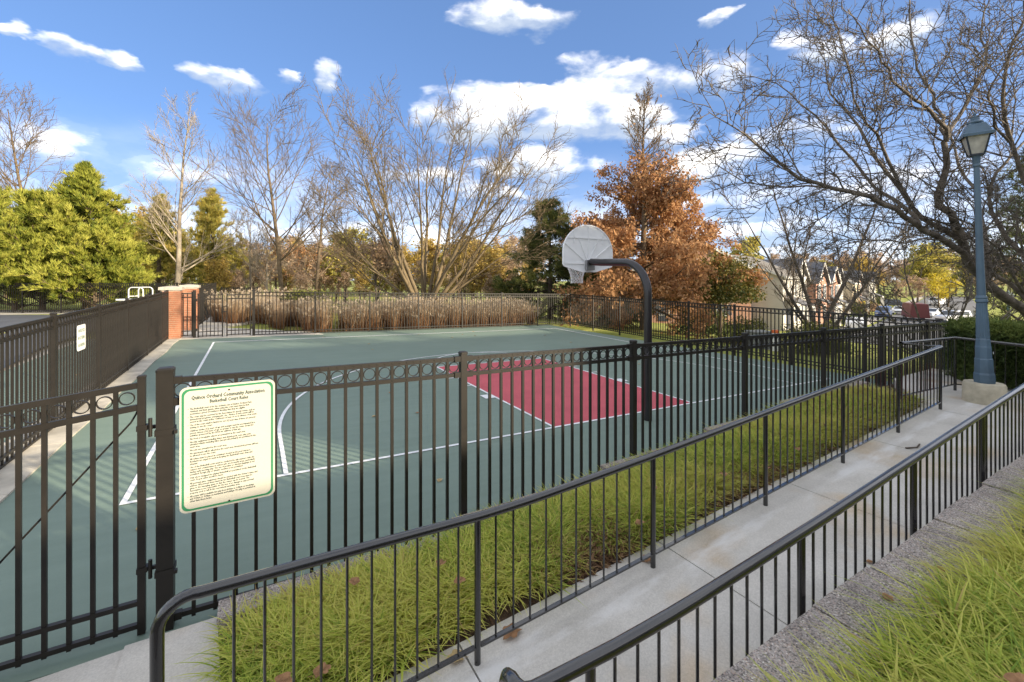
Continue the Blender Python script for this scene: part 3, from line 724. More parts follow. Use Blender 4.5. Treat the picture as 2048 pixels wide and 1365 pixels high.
# ------------------------------------------------------------------ basketball hoop
def hoop():
    base = ct(CU + .02, -.42); root = thing('basketball_hoop', 'basketball hoop with white fan-shaped backboard on a curved black pole', 'basketball hoop', base, A_U)
    r_ = .075; zt = 2.98; rb = .62; reach = 1.62        # local x along baseline, y into the court
    pts = [(0, 0, -.1), (0, 0, 1.2)] + [(0, rb - rb * math.cos(a), zt - rb * 1.05 + rb * 1.05 * math.sin(a)) for a in np.linspace(0, math.pi / 2, 14)] + [(0, reach - .3, zt + .02), (0, reach, zt + .04)]
    MB().tube(pts, r_, 20).build('pole', 'hoop_pole', root, True)
    # fan backboard
    z0 = 2.81; w = .69; out = []
    out += [(-.20, 0), (.20, 0), (w - .03, .115), (w, .16), (w, .42)]
    for a in np.linspace(.12, math.pi - .12, 26): out.append((w * math.cos(a), .42 + .60 * math.sin(a)))
    out += [(-w, .42), (-w, .16), (-w + .03, .115)]
    y = reach + .10
    bb = MB(); bb.prism([(x, y, z0 + z) for x, z in out], (0, .03, 0)); bd = bb.build('backboard', 'backboard_white', root)
    rim = MB(); n = len(out)
    for i in range(n):
        a, c = out[i], out[(i + 1) % n]
        rim.bar((a[0], y - .012, z0 + a[1]), (c[0], y - .012, z0 + c[1]), .024, .014, up=(0, 1, 0))
    rim.build('flange', 'backboard_white', bd)
    c0 = (0, z0 + .20)
    def rib(a, b_): MB().bar((a[0], y - .014, z0 + a[1]), (b_[0], y - .014, z0 + b_[1]), .026, .012, up=(0, 1, 0)).build('rib', 'backboard_white', bd)
    rib((-.60, .735), (.60, .735)); rib((0, .2), (0, 1.0))
    rib((-.08, .22), (-.655, .62)); rib((.08, .22), (.655, .62)); rib((-.04, .25), (-.27, .73)); rib((.04, .25), (.27, .73)); rib((-.66, .175), (-.1, .175)); rib((.66, .175), (.1, .175))
    for sx in (-.4, .4): rib((sx, .62), (sx, .86))
    MB().bbox((-.11, y - .09, z0 + .03), (.11, y - .022, z0 + .25)).build('mounting_plate', 'steel', root)
    # rim and net in front of the board
    ry = y + .03 + .15 + .225; rz = 2.96
    rm = MB().tube([(.225 * math.cos(a), ry + .225 * math.sin(a), rz) for a in np.linspace(0, 2 * math.pi, 33)], .010, 8).build('rim', 'rim_orange', root, True)
    MB().bar((0, y + .03, rz - .01), (0, ry - .22, rz - .01), .12, .02).build('rim_bracket', 'rim_orange', rm)
    net = MB(); rows = [(.222, 0), (.205, -.07), (.178, -.14), (.152, -.21), (.136, -.28), (.130, -.35), (.140, -.41)]
    ns = 12
    for i in range(len(rows) - 1):
        for k in range(ns):
            for dk in (-.5, .5):
                q0 = 2 * math.pi * (k + .5 * (i % 2)) / ns; q1 = 2 * math.pi * (k + .5 * (i % 2) + dk) / ns
                a = rows[i]; c = rows[i + 1]
                net.tube([(a[0] * math.cos(q0), ry + a[0] * math.sin(q0), rz + a[1]), (c[0] * math.cos(q1), ry + c[0] * math.sin(q1), rz + c[1])], .0055, 4, False)
    net.build('net', 'net_white', rm)
hoop()

# ------------------------------------------------------------------ signs
def text_mesh(name, body, size, m, align='LEFT', bold=0.0, space=1.0, lsp=1.0):
    cu = bpy.data.curves.new(name, 'FONT'); cu.body = body; cu.size = size; cu.align_x = align; cu.offset = bold; cu.space_character = space
    cu.space_line = lsp; cu.resolution_u = 1
    o = bpy.data.objects.new(name, cu); C.objects.link(o)
    dgp = bpy.context.evaluated_depsgraph_get(); me = bpy.data.meshes.new_from_object(o.evaluated_get(dgp)); 
    bpy.data.objects.remove(o); bpy.data.curves.remove(cu)
    me.name = name; me.materials.clear(); me.materials.append(MATS[m]); return me
def round_rect(w, h_, r_, n=6):
    out = []
    for cx_, cz, a0 in ((w - r_, r_, -90), (w - r_, h_ - r_, 0), (r_, h_ - r_, 90), (r_, r_, 180)):
        for k in range(n + 1):
            a = R(a0 + 90 * k / n); out.append((cx_ + r_ * math.cos(a), cz + r_ * math.sin(a)))
    return out
def plate(w, h_, r_, y0, y1, inset=0):
    return [(x * (w - 2 * inset) / w + inset, y0, z * (h_ - 2 * inset) / h_ + inset) for x, z in round_rect(w, h_, r_)]
def rules_sign():
    s0, w, h_ = .085, .61, .915
    p = NF + U * s0 - V * .042; root = thing('rules_sign', 'cream court rules sign with green border, wired to the near fence', 'sign', (p.x, p.y, .872), A_U)
    b = MB(); b.prism([(x, -.003, z) for x, z in round_rect(w, h_, .045)], (0, .005, 0)); b.build('plate', 'sign_cream', root)
    def band(i0, i1, m, y):
        b = MB(); A = plate(w, h_, .045, y, y, i0); B_ = plate(w, h_, .045, y, y, i1); n = len(A)
        for k in range(n): b.poly([A[k], A[(k + 1) % n], B_[(k + 1) % n], B_[k]])
        b.build('border', m, root)
    band(.013, .027, 'sign_green', -.0045)
    def line(txt, x, z, size, align='LEFT', bold=.0, sx=1.0, m='sign_ink'):
        me = text_mesh('lettering', txt, size, m, align, bold)
        o = ob('lettering', me, root, (x, -.005, z)); o.rotation_euler = (R(90), 0, 0); o.scale = (sx, 1, 1); return o
    line('Quince Orchard Community Association', w / 2, h_ - .092, .040, 'CENTER', .0010, .70); line('Basketball Court Rules', w / 2, h_ - .128, .036, 'CENTER', .0008, .74)
    paras = [["The Basketball court is for the exclusive use of Quince Orchard Park", "residents and their guests, when using the court must have in their", "possession a proof of residence showing that they are eligible."],
             ["The court may be reserved by the Association for special events, such as", "instructional programs, tournaments, etc.  Notice of such events will be", "posted at the court and/or Clubhouse at least on or in advance of an event."],
             ["Use of the court shall be limited to one (1) hour time if there are persons", "waiting to use the court."],
             ["Children twelve (12) years of age and younger must be accompanied by a", "person sixteen (16) years of age or greater to use the court, except for", "activities sponsored by the HOA for children of that age."],
             ["No food or breakable objects are permitted in the court area."],
             ["No play equipment including skates and skateboards, toys, play pens,", "wheeled vehicles including bikes (except wheelchairs) are permitted in the", "court area."],
             ["No pets are permitted in the court area."],
             ["No intoxicants will be allowed in the court area. Intoxicated persons will not", "be allowed to use the court."],
             ["All refuse must be placed in containers located at the pool entrance.", "Residents are urged to assist in keeping the Basketball court clean and", "pleasant."],
             ["Use of the Basketball court must be conducted in safe manners with due", "respect and consideration to others who are in nearby areas, particularly", "during early morning play. The use of profane or obscene language is not", "permitted. Rough play or abusive conduct is not permitted."],
             ["Only shoes designed for playing Basketball are permitted on the Basketball", "court. Proper attire should be worn."],
             ["All personal game equipment should be marked with the Owner's name and", "address. All personal items found in the Basketball court area must be", "given to the managing agent so that the owner can be located. The", "Association is not responsible for the loss of or damage to any personal", "property used or left in the recreational amenities area."],
             ["All courts will be available for play from 8:00am to 9:00pm on weekdays", "and 9:00am to 9:00pm on weekends and holidays. No play is permitted at", "other than those hours."]]
    z = h_ - .165
    for pr in paras:
        line('\u2022', .048, z - .002, .022)
        for t in pr: line(t, .062, z, .0195, 'LEFT', .0003, .71); z -= .0178
        z -= .0058
    for zz in (.03, h_ - .045): MB().tube([(w / 2, -.002, zz), (w / 2, -.009, zz)], .006, 8).build('bolt', 'black_metal', root)
rules_sign()
def small_notice():
    root = thing('notice_sign', 'small white notice with three lines of faded lettering on the pool fence', 'sign', tuple(pfp(.92, .045, 1.09)), A_V)
    b = MB(); b.prism([(x, -.003, z) for x, z in round_rect(.46, .46, .05)], (0, .004, 0)); b.build('plate', 'sign_white', root)
    for i, t in enumerate(('NO BICYCLES', 'NO LITTERING', 'NO SMOKING')):
        me = text_mesh('lettering', t, .085, 'sign_small_ink', 'CENTER', .002); o = ob('lettering', me, root, (.23, -.005, .33 - .13 * i)); o.rotation_euler = (R(90), 0, 0); o.scale = (.66, 1, 1)
small_notice()

# ------------------------------------------------------------------ lamp post
def lamp_post():
    L0 = Vector((7.25, 6.85, .62)); root = thing('lamp_post', 'blue-grey street lamp with four-sided lantern on a round concrete footing', 'street lamp', L0)
    b = MB(); b.lathe([(.33, 0), (.335, .05), (.335, .34), (.315, .37), (.0, .372)], 32); b.v = [Vector((v.x * .72, v.y * .72, v.z)) for v in b.v]; b.build('footing', 'old_concrete', root, True)
    root2 = MB().lathe([(.178, .373), (.182, .42), (.178, .50), (.162, .53), (.154, .73), (.140, .75), (.136, .92), (.128, .94), (.122, 1.03), (.108, 1.06)], 8, phase=R(22.5)).build('base', 'lamp_paint', root)
    fl = MB(); n = 40; prof = [(.106, 1.061), (.098, 1.30), (.082, 1.62)]
    for (r_, z) in prof:
        for k in range(n):
            q = 2 * math.pi * k / n; rr = r_ * (1 + (.035 if k % 2 else -.035)); fl.v.append(Vector((rr * math.cos(q), rr * math.sin(q), z)))
    fl.f = [(i * n + k, i * n + (k + 1) % n, (i + 1) * n + (k + 1) % n, (i + 1) * n + k) for i in range(2) for k in range(n)]
    fl.build('fluted_shaft', 'lamp_paint', root)
    MB().lathe([(.086, 1.60), (.102, 1.61), (.105, 1.635), (.092, 1.655), (.098, 1.675), (.084, 1.70), (.076, 1.71)], 28).build('collar', 'lamp_paint', root, True)
    MB().lathe([(.074, 1.70), (.060, 2.6), (.049, 3.70)], 24).build('shaft', 'lamp_paint', root, True)
    MB().lathe([(.052, 3.68), (.068, 3.695), (.068, 3.715), (.058, 3.73), (.066, 3.75), (.066, 3.82), (.082, 3.84), (.082, 3.855)], 24).build('neck', 'lamp_paint', root, True)
    # lantern: tapered square frame, four panes, hipped roof, finial
    z0, z1, a, c = 3.855, 4.23, .115, .205
    lan = MB().bbox((-a - .01, -a - .01, z0 - .005), (a + .01, a + .01, z0 + .025)).build('lantern', 'lamp_dark', root)
    fr = MB()
    for sx, sy in ((1, 1), (1, -1), (-1, 1), (-1, -1)): fr.bar((a * sx, a * sy, z0 + .02), (c * sx, c * sy, z1), .03, .03, up=(1, 0, 0))
    for sgn in (-1, 1):
        fr.bar((-c, c * sgn, z1 - .012), (c, c * sgn, z1 - .012), .03, .03); fr.bar((c * sgn, -c, z1 - .012), (c * sgn, c, z1 - .012), .03, .03)
    fr.build('frame', 'lamp_dark', lan)
    for k in range(4):
        q = MB(); ca, sa = math.cos(k * math.pi / 2), math.sin(k * math.pi / 2)
        rot = lambda x, y, z: Vector((x * ca - y * sa, x * sa + y * ca, z))
        f0, f1 = a - .012, c - .012
        q.prism([rot(-f0, -a + .004, z0 + .026), rot(f0, -a + .004, z0 + .026), rot(f1, -c + .004, z1 - .03), rot(-f1, -c + .004, z1 - .03)], rot(0, .005, 0)); q.build('pane', 'lamp_glass', lan)
    rf = MB()
    for (r_, z) in ((c + .05, z1 - .045), (c + .055, z1 + .0), (c + .02, z1 + .02), (.15, z1 + .17), (.095, z1 + .205), (.095, z1 + .21)):
        for sx, sy in ((-1, -1), (1, -1), (1, 1), (-1, 1)): rf.v.append(Vector((r_ * sx, r_ * sy, z)))
    rf.f = [(4 * i + k, 4 * i + (k + 1) % 4, 4 * i + 4 + (k + 1) % 4, 4 * i + 4 + k) for i in range(5) for k in range(4)] + [(20, 21, 22, 23)]
    rf.build('lantern_roof', 'lamp_paint', lan)
    MB().lathe([(.14, z1 + .195), (.15, z1 + .215), (.12, z1 + .235), (.075, z1 + .26), (.075, z1 + .30), (.085, z1 + .31), (.045, z1 + .325), (.018, z1 + .34), (.03, z1 + .365), (.018, z1 + .39), (0.002, z1 + .41)], 20).build('finial', 'lamp_paint', lan, True)
    b = MB(); b.box((.128, -.085, .83), (.012, .004, .016), (Vector((.83, .56, 0)), Vector((-.56, .83, 0)), Vector((0, 0, 1)))); b.build('sticker', 'sign_white', root)
    for ch in root.children:
        if ch.name.split('.')[0] in ('base', 'fluted_shaft', 'collar', 'shaft', 'neck', 'sticker'): ch.scale = (.70, .70, 1)
        if ch.name.split('.')[0] != 'footing':                    # the whole column leans a little on its footing
            ch.rotation_mode = 'ZYX'; ch.rotation_euler = (0, R(-2.1), R(-33) if ch.name.startswith('lantern') else 0); ch.location = (.02, 0, 0)
        if ch.name.startswith('lantern'):
            k_ = .86; ch.scale = (.66, .66, k_); q_ = Vector((0, 0, 3.855)); ch.location = Vector((.02, 0, 0)) + Matrix.Rotation(R(-2.1), 3, 'Y') @ (q_ * (1 - k_))
lamp_post()

# diving stand by the pool
def diving_stand():
    o = px(281, 598, 24.5); root = thing('diving_stand', 'white diving board with looped handrails beyond the pool fence', 'diving board', (o.x, o.y, .50))
    def loop(y):
        pts = [(-.38, y, 0), (-.38, y, 1.45)] + [(-.38 + .18 - .18 * math.cos(a), y, 1.45 + .18 * math.sin(a)) for a in np.linspace(.3, math.pi / 2, 5)] + [(.28 - .0 + .18 * math.sin(a) - .05, y, 1.45 + .18 * math.cos(a)) for a in np.linspace(0, math.pi / 2, 6)] + [(.41, y, 0)]
        MB().tube(pts, .028, 8).build('handrail', 'white_steel', root, True)
    loop(-.32); loop(.32)
    MB().bbox((-1.15, -.24, .92), (.46, .24, 1.0)).build('board', 'white_steel', root)
    MB().tube([(-.38, -.32, 1.15), (-.38, .32, 1.15)], .02, 6).build('cross_bar', 'white_steel', root); MB().tube([(.41, -.32, 1.15), (.41, .32, 1.15)], .02, 6).build('cross_bar', 'white_steel', root)
    for z in (.3, .6): MB().tube([(.41, -.32, z), (.41, .32, z)], .02, 6).build('rung', 'white_steel', root)
diving_stand()

# ------------------------------------------------------------------ vegetation
class Skel:
    """branches grown recursively; kept as equal-length polylines per level so that the tubes are built in one go"""
    def __init__(s, rng, lv): s.rng = rng; s.lv = lv; s.out = {}; s.tips = []
    def add(s, pts, r0, r1, lvl, sides):
        s.out.setdefault((len(pts), sides), []).append((pts, r0, r1))
    def grow(s, p, d, L_, r0, lvl):
        c = s.lv[lvl]; g = s.rng; n = c['n']; pts = [Vector(p)]; d = Vector(d).normalized(); step = L_ / (n - 1)
        for i in range(n - 1):
            d = d + Vector((g.gauss(0, 1), g.gauss(0, 1), g.gauss(0, 1))) * c['w'] + Vector((0, 0, c['up']))
            d.normalize(); pts.append(pts[-1] + d * step)
        r1 = r0 * c.get('taper', .35); s.add(pts, r0, max(r1, c.get('rmin', .004)), lvl, c['s'])
        s.kids(pts, L_, r0, r1, lvl); return pts
    def kids(s, pts, L_, r0, r1, lvl):
        if lvl + 1 >= len(s.lv): s.tips.append((pts[-1], (pts[-1] - pts[-2]).normalized())); s.tips.append((pts[len(pts) // 2], (pts[-1] - pts[-2]).normalized())); return
        c = s.lv[lvl]; g = s.rng; m = len(pts); k = c['k']; k = max(1, int(k * c.get('dens', 1.0) + g.random()))
        for i in range(k):
            f = c['t0'] + (1 - c['t0']) * (i + g.random()) / k; q = min(f, .999) * (m - 1); j = int(q); fr = q - j
            p = pts[j].lerp(pts[j + 1], fr); d = (pts[j + 1] - pts[j]).normalized()
            ref = Vector((g.gauss(0, 1), g.gauss(0, 1), g.gauss(0, 1))); a = d.cross(ref)
            if a.length < 1e-4: continue
            a.normalize(); ang = R(c['a'] * (1 + g.uniform(-.3, .3)))
            nd = d * math.cos(ang) + a * math.sin(ang)
            ln = L_ * c['lr'] * (1 - c.get('ls', .5) * f) * g.uniform(.75, 1.2)
            rr = (r0 + (r1 - r0) * f) * c['rr']
            s.grow(p, nd, ln, max(rr, c.get('rk', .006)), lvl + 1)
    def mesh(s, name, m):
        Vs, Fs, off = [], [], 0
        for (n, sd_), L_ in s.out.items():
            P = np.array([[tuple(p) for p in q[0]] for q in L_]); N_ = len(P)
            T = np.empty_like(P); T[:, 1:-1] = P[:, 2:] - P[:, :-2]; T[:, 0] = P[:, 1] - P[:, 0]; T[:, -1] = P[:, -1] - P[:, -2]
            T /= np.linalg.norm(T, axis=2, keepdims=True) + 1e-9
            ref = np.where(np.abs(T[:, 0, 2:3]) < .9, np.array([[0, 0, 1.]]), np.array([[1., 0, 0]]))[:, None, :]
            A = np.cross(T, ref); A /= np.linalg.norm(A, axis=2, keepdims=True) + 1e-9; B_ = np.cross(T, A)
            r0 = np.array([q[1] for q in L_]); r1 = np.array([q[2] for q in L_])
            rad = r0[:, None] + (r1 - r0)[:, None] * np.linspace(0, 1, n)[None]
            an = np.arange(sd_) * 2 * math.pi / sd_
            V_ = P[:, :, None, :] + rad[:, :, None, None] * (A[:, :, None, :] * np.cos(an)[None, None, :, None] + B_[:, :, None, :] * np.sin(an)[None, None, :, None])
            Vs.append(V_.reshape(-1, 3))
            i = np.arange(N_)[:, None, None] * n * sd_; j = np.arange(n - 1)[None, :, None] * sd_; k = np.arange(sd_)[None, None, :]; k2 = (k + 1) % sd_
            f = np.stack([i + j + k, i + j + k2, i + j + sd_ + k2, i + j + sd_ + k], axis=-1).reshape(-1, 4) + off
            Fs.append(f); off += len(Vs[-1])
        return np_mesh(name, np.concatenate(Vs), np.concatenate(Fs), m, smooth=True)

def rand_dirs(g, n):
    d = g.normal(size=(n, 3)); return d / np.linalg.norm(d, axis=1, keepdims=True)
def leaf_mesh(name, P, size, m, g, tint, asp=.5, droop=None, jit=.35):
    """diamond leaves, one per point"""
    n = len(P); D = rand_dirs(g, n)
    if droop is not None: D = D * (1 - droop[1]) + np.array(droop[0]) * droop[1]; D /= np.linalg.norm(D, axis=1, keepdims=True)
    S = np.cross(D, rand_dirs(g, n)); S /= np.linalg.norm(S, axis=1, keepdims=True) + 1e-9
    sz = size * (1 + jit * g.normal(size=(n, 1))).clip(.4, 2)
    Nn = np.cross(D, S)
    a = P; b = P + D * sz * .5 + S * sz * asp * .5 + Nn * sz * .06; c = P + D * sz; d = P + D * sz * .5 - S * sz * asp * .5 + Nn * sz * .06
    V_ = np.stack([a, b, c, d], 1).reshape(-1, 3); F = np.arange(4 * n).reshape(n, 4)
    return np_mesh(name, V_, F, m, {'tint': np.repeat(np.clip(tint, 0, 1), 4)})
def tuft_mesh(name, P, D, size, m, g, tint, k=7, width=.012, spread=.75):
    """needle tufts: k thin triangles fanning round direction D at each point"""
    n = len(P); Pk = np.repeat(P, k, 0); Dk = np.repeat(D, k, 0) + rand_dirs(g, n * k) * spread; Dk /= np.linalg.norm(Dk, axis=1, keepdims=True)
    S = np.cross(Dk, rand_dirs(g, n * k)); S /= np.linalg.norm(S, axis=1, keepdims=True) + 1e-9
    sz = size * g.uniform(.7, 1.25, (n * k, 1))
    V_ = np.stack([Pk - S * width, Pk + S * width, Pk + Dk * sz], 1).reshape(-1, 3); F = np.arange(3 * n * k).reshape(-1, 3)
    return np_mesh(name, V_, F, m, {'tint': np.repeat(np.clip(np.repeat(tint, k) + g.normal(0, .08, n * k), 0, 1), 3)})
def tree_root(name, label, x, y, rz=0.0, group=None, cat='tree', dz=-.05): return thing(name, label, cat, (x, y, G(x, y) + dz), rz, group)

def at(pxx, Y): return ((pxx - 1024) / FPX * Y, Y)
def topz(py, Y): return CAMZ - (py - HZ) * Y / FPX

# --- bare deciduous trees
def bare_tree(name, label, pxx, Y, top, seed, form='upright', bark='bark_brown', spread=1.0, dens=1.0, leaves=None, group=None, clear=.25, keep=None):
    x, y = at(pxx, Y); root = tree_root(name, label, x, y, group=group); g = random.Random(seed); H = topz(top, Y) - root.location.z
    if form == 'upright':
        lv = [dict(n=12, w=.035, up=.03, s=8, k=26 * dens, t0=clear, a=48, lr=.46 * spread, ls=.62, rr=.38, taper=.12, rmin=.012),
              dict(n=7, w=.07, up=.10, s=5, k=9, t0=.2, a=36, lr=.50, ls=.45, rr=.5, taper=.3, rk=.016),
              dict(n=6, w=.10, up=.06, s=4, k=6, t0=.15, a=34, lr=.55, ls=.4, rr=.55, taper=.4, rk=.011),
              dict(n=5, w=.12, up=.04, s=3, k=0, t0=.1, a=30, lr=.5, rr=.5, taper=.5, rk=.008, rmin=.005)]
        for q in lv: q['rk'] = q.get('rk', .01) * max(1, Y / 34); q['rmin'] = q.get('rmin', .004) * max(1, Y / 34)
        sk = Skel(g, lv); sk.grow((0, 0, 0), (g.gauss(0, .02), g.gauss(0, .02), 1), H * .98, H * .0125 + .03, 0)
    elif form == 'vase':
        lv = [dict(n=11, w=.055, up=.035, s=7, k=9 * dens, t0=.28, a=33, lr=.52, ls=.35, rr=.50, taper=.16, rmin=.012),
              dict(n=8, w=.09, up=.05, s=5, k=8, t0=.2, a=36, lr=.48, ls=.35, rr=.5, taper=.3, rk=.018),
              dict(n=6, w=.11, up=.035, s=4, k=7, t0=.15, a=38, lr=.5, ls=.35, rr=.55, taper=.4, rk=.011),
              dict(n=5, w=.13, up=.02, s=3, k=0, t0=.1, a=30, lr=.5, rr=.5, taper=.5, rk=.008, rmin=.005)]
        sk = Skel(g, lv)
    if form == 'vase':
        for (az, tilt, lf, rf, zs) in keep:
            d = Vector((math.sin(R(tilt)) * math.cos(R(az)), math.sin(R(tilt)) * math.sin(R(az)), math.cos(R(tilt))))
            sk.grow((math.cos(R(az)) * .25, math.sin(R(az)) * .2, zs), d, H * lf, rf, 0)
        tb = MB(); tb.tube([(0, 0, -.2), (0, 0, .3), (.02, 0, .9)], [.52 * H / 15, .42 * H / 15, .30 * H / 15], 12); tb.build('trunk', bark, root, True)
    ob('branches' if form == 'vase' else 'trunk', sk.mesh('branches', bark), root)
    if leaves:
        n, m, sz, zlo, zhi = leaves; gn = np.random.default_rng(seed); T_ = [p for p, d in sk.tips if zlo * H < p.z < zhi * H]
        idx = gn.integers(0, len(T_), n); P = np.array([tuple(T_[i]) for i in idx]) + gn.normal(0, .10, (n, 3))
        ob('crown', leaf_mesh('crown', P, sz, m, gn, gn.random(n), .6), root)
    return root, sk

bare_tree('bare_tree', 'wide multi-stemmed bare tree with golden lit limbs, tallest behind the far fence', 850, 28, 268, 11, 'vase', 'bark_gold', keep=[
    (180, 50, .80, .12, .5), (172, 40, .90, .14, .6), (188, 31, .95, .14, .7), (168, 21, .98, .14, .8), (120, 12, .95, .14, .9), (50, 9, .95, .13, 1.0), (12, 20, 1.0, .14, .8), (352, 30, .98, .15, .7), (6, 40, .95, .14, .6), (0, 51, .90, .12, .5), (180, 62, .62, .09, .4),
    (270, 24, .85, .12, .6), (310, 36, .85, .12, .6), (230, 36, .85, .12, .6), (4, 62, .75, .09, .45)],
    dens=.82, leaves=(300, 'tan_leaf', .08, .3, .95))
bare_tree('bare_tree', 'tall bare tree with straight brown trunk and upswept oval crown', 565, 36, 248, 5, 'upright', 'bark_brown', 1.4, 1.15, clear=.22)
bare_tree('bare_tree', 'narrow bare tree with russet leaves round its lower trunk', 630, 39, 330, 8, 'upright', 'bark_brown', .9, .9, leaves=(1400, 'oak_leaf', .14, .05, .42), clear=.1)
bare_tree('sycamore_tree', 'white-barked bare tree with tall open crown behind the brick pillars', 355, 33, 228, 21, 'upright', 'bark_white', .88, 1.0, clear=.12)
bare_tree('bare_tree', 'far bare tree with broad brown crown rising behind the bright pines', 75, 56, 222, 33, 'upright', 'bark_brown', 1.15, 1.7, clear=.15)
bare_tree('bare_tree', 'pale slim bare tree with several white stems behind the double gate', 500, 38, 430, 41, 'upright', 'bark_white', 1.1, .8, clear=.15)
bare_tree('bare_tree', 'white leaning slim bare tree just beside the tall brown trunk', 535, 37, 455, 42, 'upright', 'bark_white', 1.0, .7, clear=.15)
bare_tree('bare_tree', 'dark bare tree with low fork in front of the row houses', 1642, 24, 405, 52, 'vase', 'bark_dark', keep=[
    (180, 34, .95, .11, .9), (160, 16, 1.0, .12, 1.2), (20, 16, 1.0, .13, 1.3), (0, 44, 1.0, .11, 1.0), (300, 34, .8, .08, 1.0), (190, 50, .8, .07, .9)], dens=.42)
bare_tree('bare_tree', 'small bare tree with twin stems beside the dark forked tree', 1588, 30, 470, 53, 'upright', 'bark_dark', 1.0, .7, clear=.25)
bare_tree('bare_tree', 'slim bare tree with a few yellow leaves near the dark spruce', 918, 31, 430, 54, 'upright', 'bark_brown', 1.2, .8, leaves=(2600, 'gold_leaf', .13, .1, .75), clear=.2)
bare_tree('bare_tree', 'low tree with thick crooked trunk and rusty leaves behind the far fence', 750, 31, 450, 55, 'upright', 'bark_dark', 1.3, .8, leaves=(3600, 'tan_leaf', .14, .1, .8), clear=.15)
bare_tree('shrub_tree', 'leafless low bush of long arching twigs above the fence corner', 1880, 17.5, 520, 58, 'vase', 'bark_grey', keep=[
    (175, 60, .9, .045, .5), (150, 40, 1.0, .05, .5), (190, 25, 1.1, .05, .5), (10, 20, 1.0, .05, .6), (350, 45, 1.0, .05, .5), (250, 45, .9, .045, .5), (180, 72, 1.0, .04, .5), (0, 65, .9, .04, .5)], dens=.6)

# --- pin oak keeping its russet leaves
def oak():
    Y = 31; x, y = at(1288, Y); root = tree_root('oak_tree', 'tall pin oak holding russet leaves below a bare twiggy top', x, y); H = topz(190, Y) - root.location.z; g = random.Random(77)
    sub = [dict(n=7, w=.06, up=.015, s=5, k=11, t0=.15, a=38, lr=.40, ls=.45, rr=.45, taper=.25, rk=.018),
           dict(n=5, w=.10, up=.03, s=4, k=6, t0=.1, a=36, lr=.5, ls=.4, rr=.5, taper=.4, rk=.011),
           dict(n=4, w=.13, up=.02, s=3, k=0, t0=.1, a=30, lr=.5, rr=.5, taper=.5, rk=.007, rmin=.004)]
    sk = Skel(g, sub)
    tr = [Vector((.06 * math.sin(i), .05 * math.cos(i * 1.7), H * i / 14)) for i in range(15)]
    sk.add(tr, .30, .015, 0, 10)
    for i in range(88):
        f = .09 + .88 * (i + g.random()) / 88; p = Vector((0, 0, H * f)); az = g.uniform(0, 2 * math.pi)
        wid = 7.2 * (1 - f) ** 1.05 * (0.85 + .15 * min(1, f / .15)) if f < .55 else 7.2 * (.45 ** 1.05) * (1 - (f - .55) / .75) 
        elv = R(-14 + 78 * f + g.gauss(0, 5)); d = Vector((math.cos(az) * math.cos(elv), math.sin(az) * math.cos(elv), math.sin(elv)))
        sk.grow(p, d, max(.8, wid * g.uniform(.85, 1.12)), .085 * (1 - f) + .018, 0)
    ob('trunk', sk.mesh('trunk', 'bark_brown'), root)
    gn = np.random.default_rng(4); T_ = np.array([tuple(p) for p, d in sk.tips]); f = T_[:, 2] / H
    prob = np.clip((.75 - f) / .30, 0.0, 1); prob[f > .73] = .0015
    pr = prob / prob.sum(); n = 70000; idx = gn.choice(len(T_), n, p=pr)
    P = T_[idx] + gn.normal(0, .16, (n, 3)); tint = .25 + .5 * gn.random(n) + .25 * (gn.random(len(T_))[idx] - .5)
    ob('crown', leaf_mesh('crown', P, .20, 'oak_leaf', gn, tint, .5, ((0, 0, -1), .45)), root)
oak()

# --- evergreens
def pine(label, pxx, Y, top, rad, seed, m='pine_leaf', bark='bark_brown', n_br=95, low=.03, tuft=.30, k=9, droop=0.0, group=None, per=26, wid=.014, name='pine_tree', shape=.8):
    x, y = at(pxx, Y); root = tree_root(name, label, x, y, group=group); H = topz(top, Y) - root.location.z; g = random.Random(seed); gn = np.random.default_rng(seed)
    sk = Skel(g, [dict(n=6, w=.06, up=.05 - droop, s=4, k=7, t0=.2, a=40, lr=.35, ls=.5, rr=.4, taper=.2, rk=.012), dict(n=4, w=.1, up=.06, s=3, k=0, t0=0, a=30, lr=.5, rr=.5, rmin=.006)])
    sk.add([Vector((0, 0, H * i / 10)) for i in range(11)], .02 * H + .04, .02, 0, 8)
    PP, DD = [], []
    for i in range(n_br):
        f = low + (.985 - low) * (i + g.random()) / n_br; az = g.uniform(0, 2 * math.pi); ln = max(.35, rad * (1 - f) ** shape * g.uniform(.55, 1.2))
        elv = R((18 if droop == 0 else -8) + 38 * f + g.gauss(0, 6)); d = Vector((math.cos(az) * math.cos(elv), math.sin(az) * math.cos(elv), math.sin(elv)))
        nb = len(sk.tips); pts = sk.grow((0, 0, H * f), d, ln, .035 * (1 - f) + .015, 0)
        cnt = int(per * (.5 + ln / rad * 1.4))
        tp = [t for t in sk.tips[nb:]]
        for c in range(cnt):
            t, dd_ = tp[g.randrange(len(tp))] if tp and g.random() < .7 else (pts[2 + g.randrange(4)], d)
            PP.append((t.x + g.gauss(0, .12), t.y + g.gauss(0, .12), t.z + g.gauss(0, .07))); DD.append((dd_.x, dd_.y, dd_.z + (.45 if droop == 0 else -.5)))
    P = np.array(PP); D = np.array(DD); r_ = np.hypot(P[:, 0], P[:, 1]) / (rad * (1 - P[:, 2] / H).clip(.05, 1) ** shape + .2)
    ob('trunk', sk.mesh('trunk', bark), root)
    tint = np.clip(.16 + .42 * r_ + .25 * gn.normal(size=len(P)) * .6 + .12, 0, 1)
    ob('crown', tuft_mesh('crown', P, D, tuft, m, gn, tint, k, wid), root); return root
pine('tallest bright yellow-green pine beyond the pool', 172, 31, 335, 4.6, 1, n_br=150, per=62, tuft=.34, wid=.024, k=10)
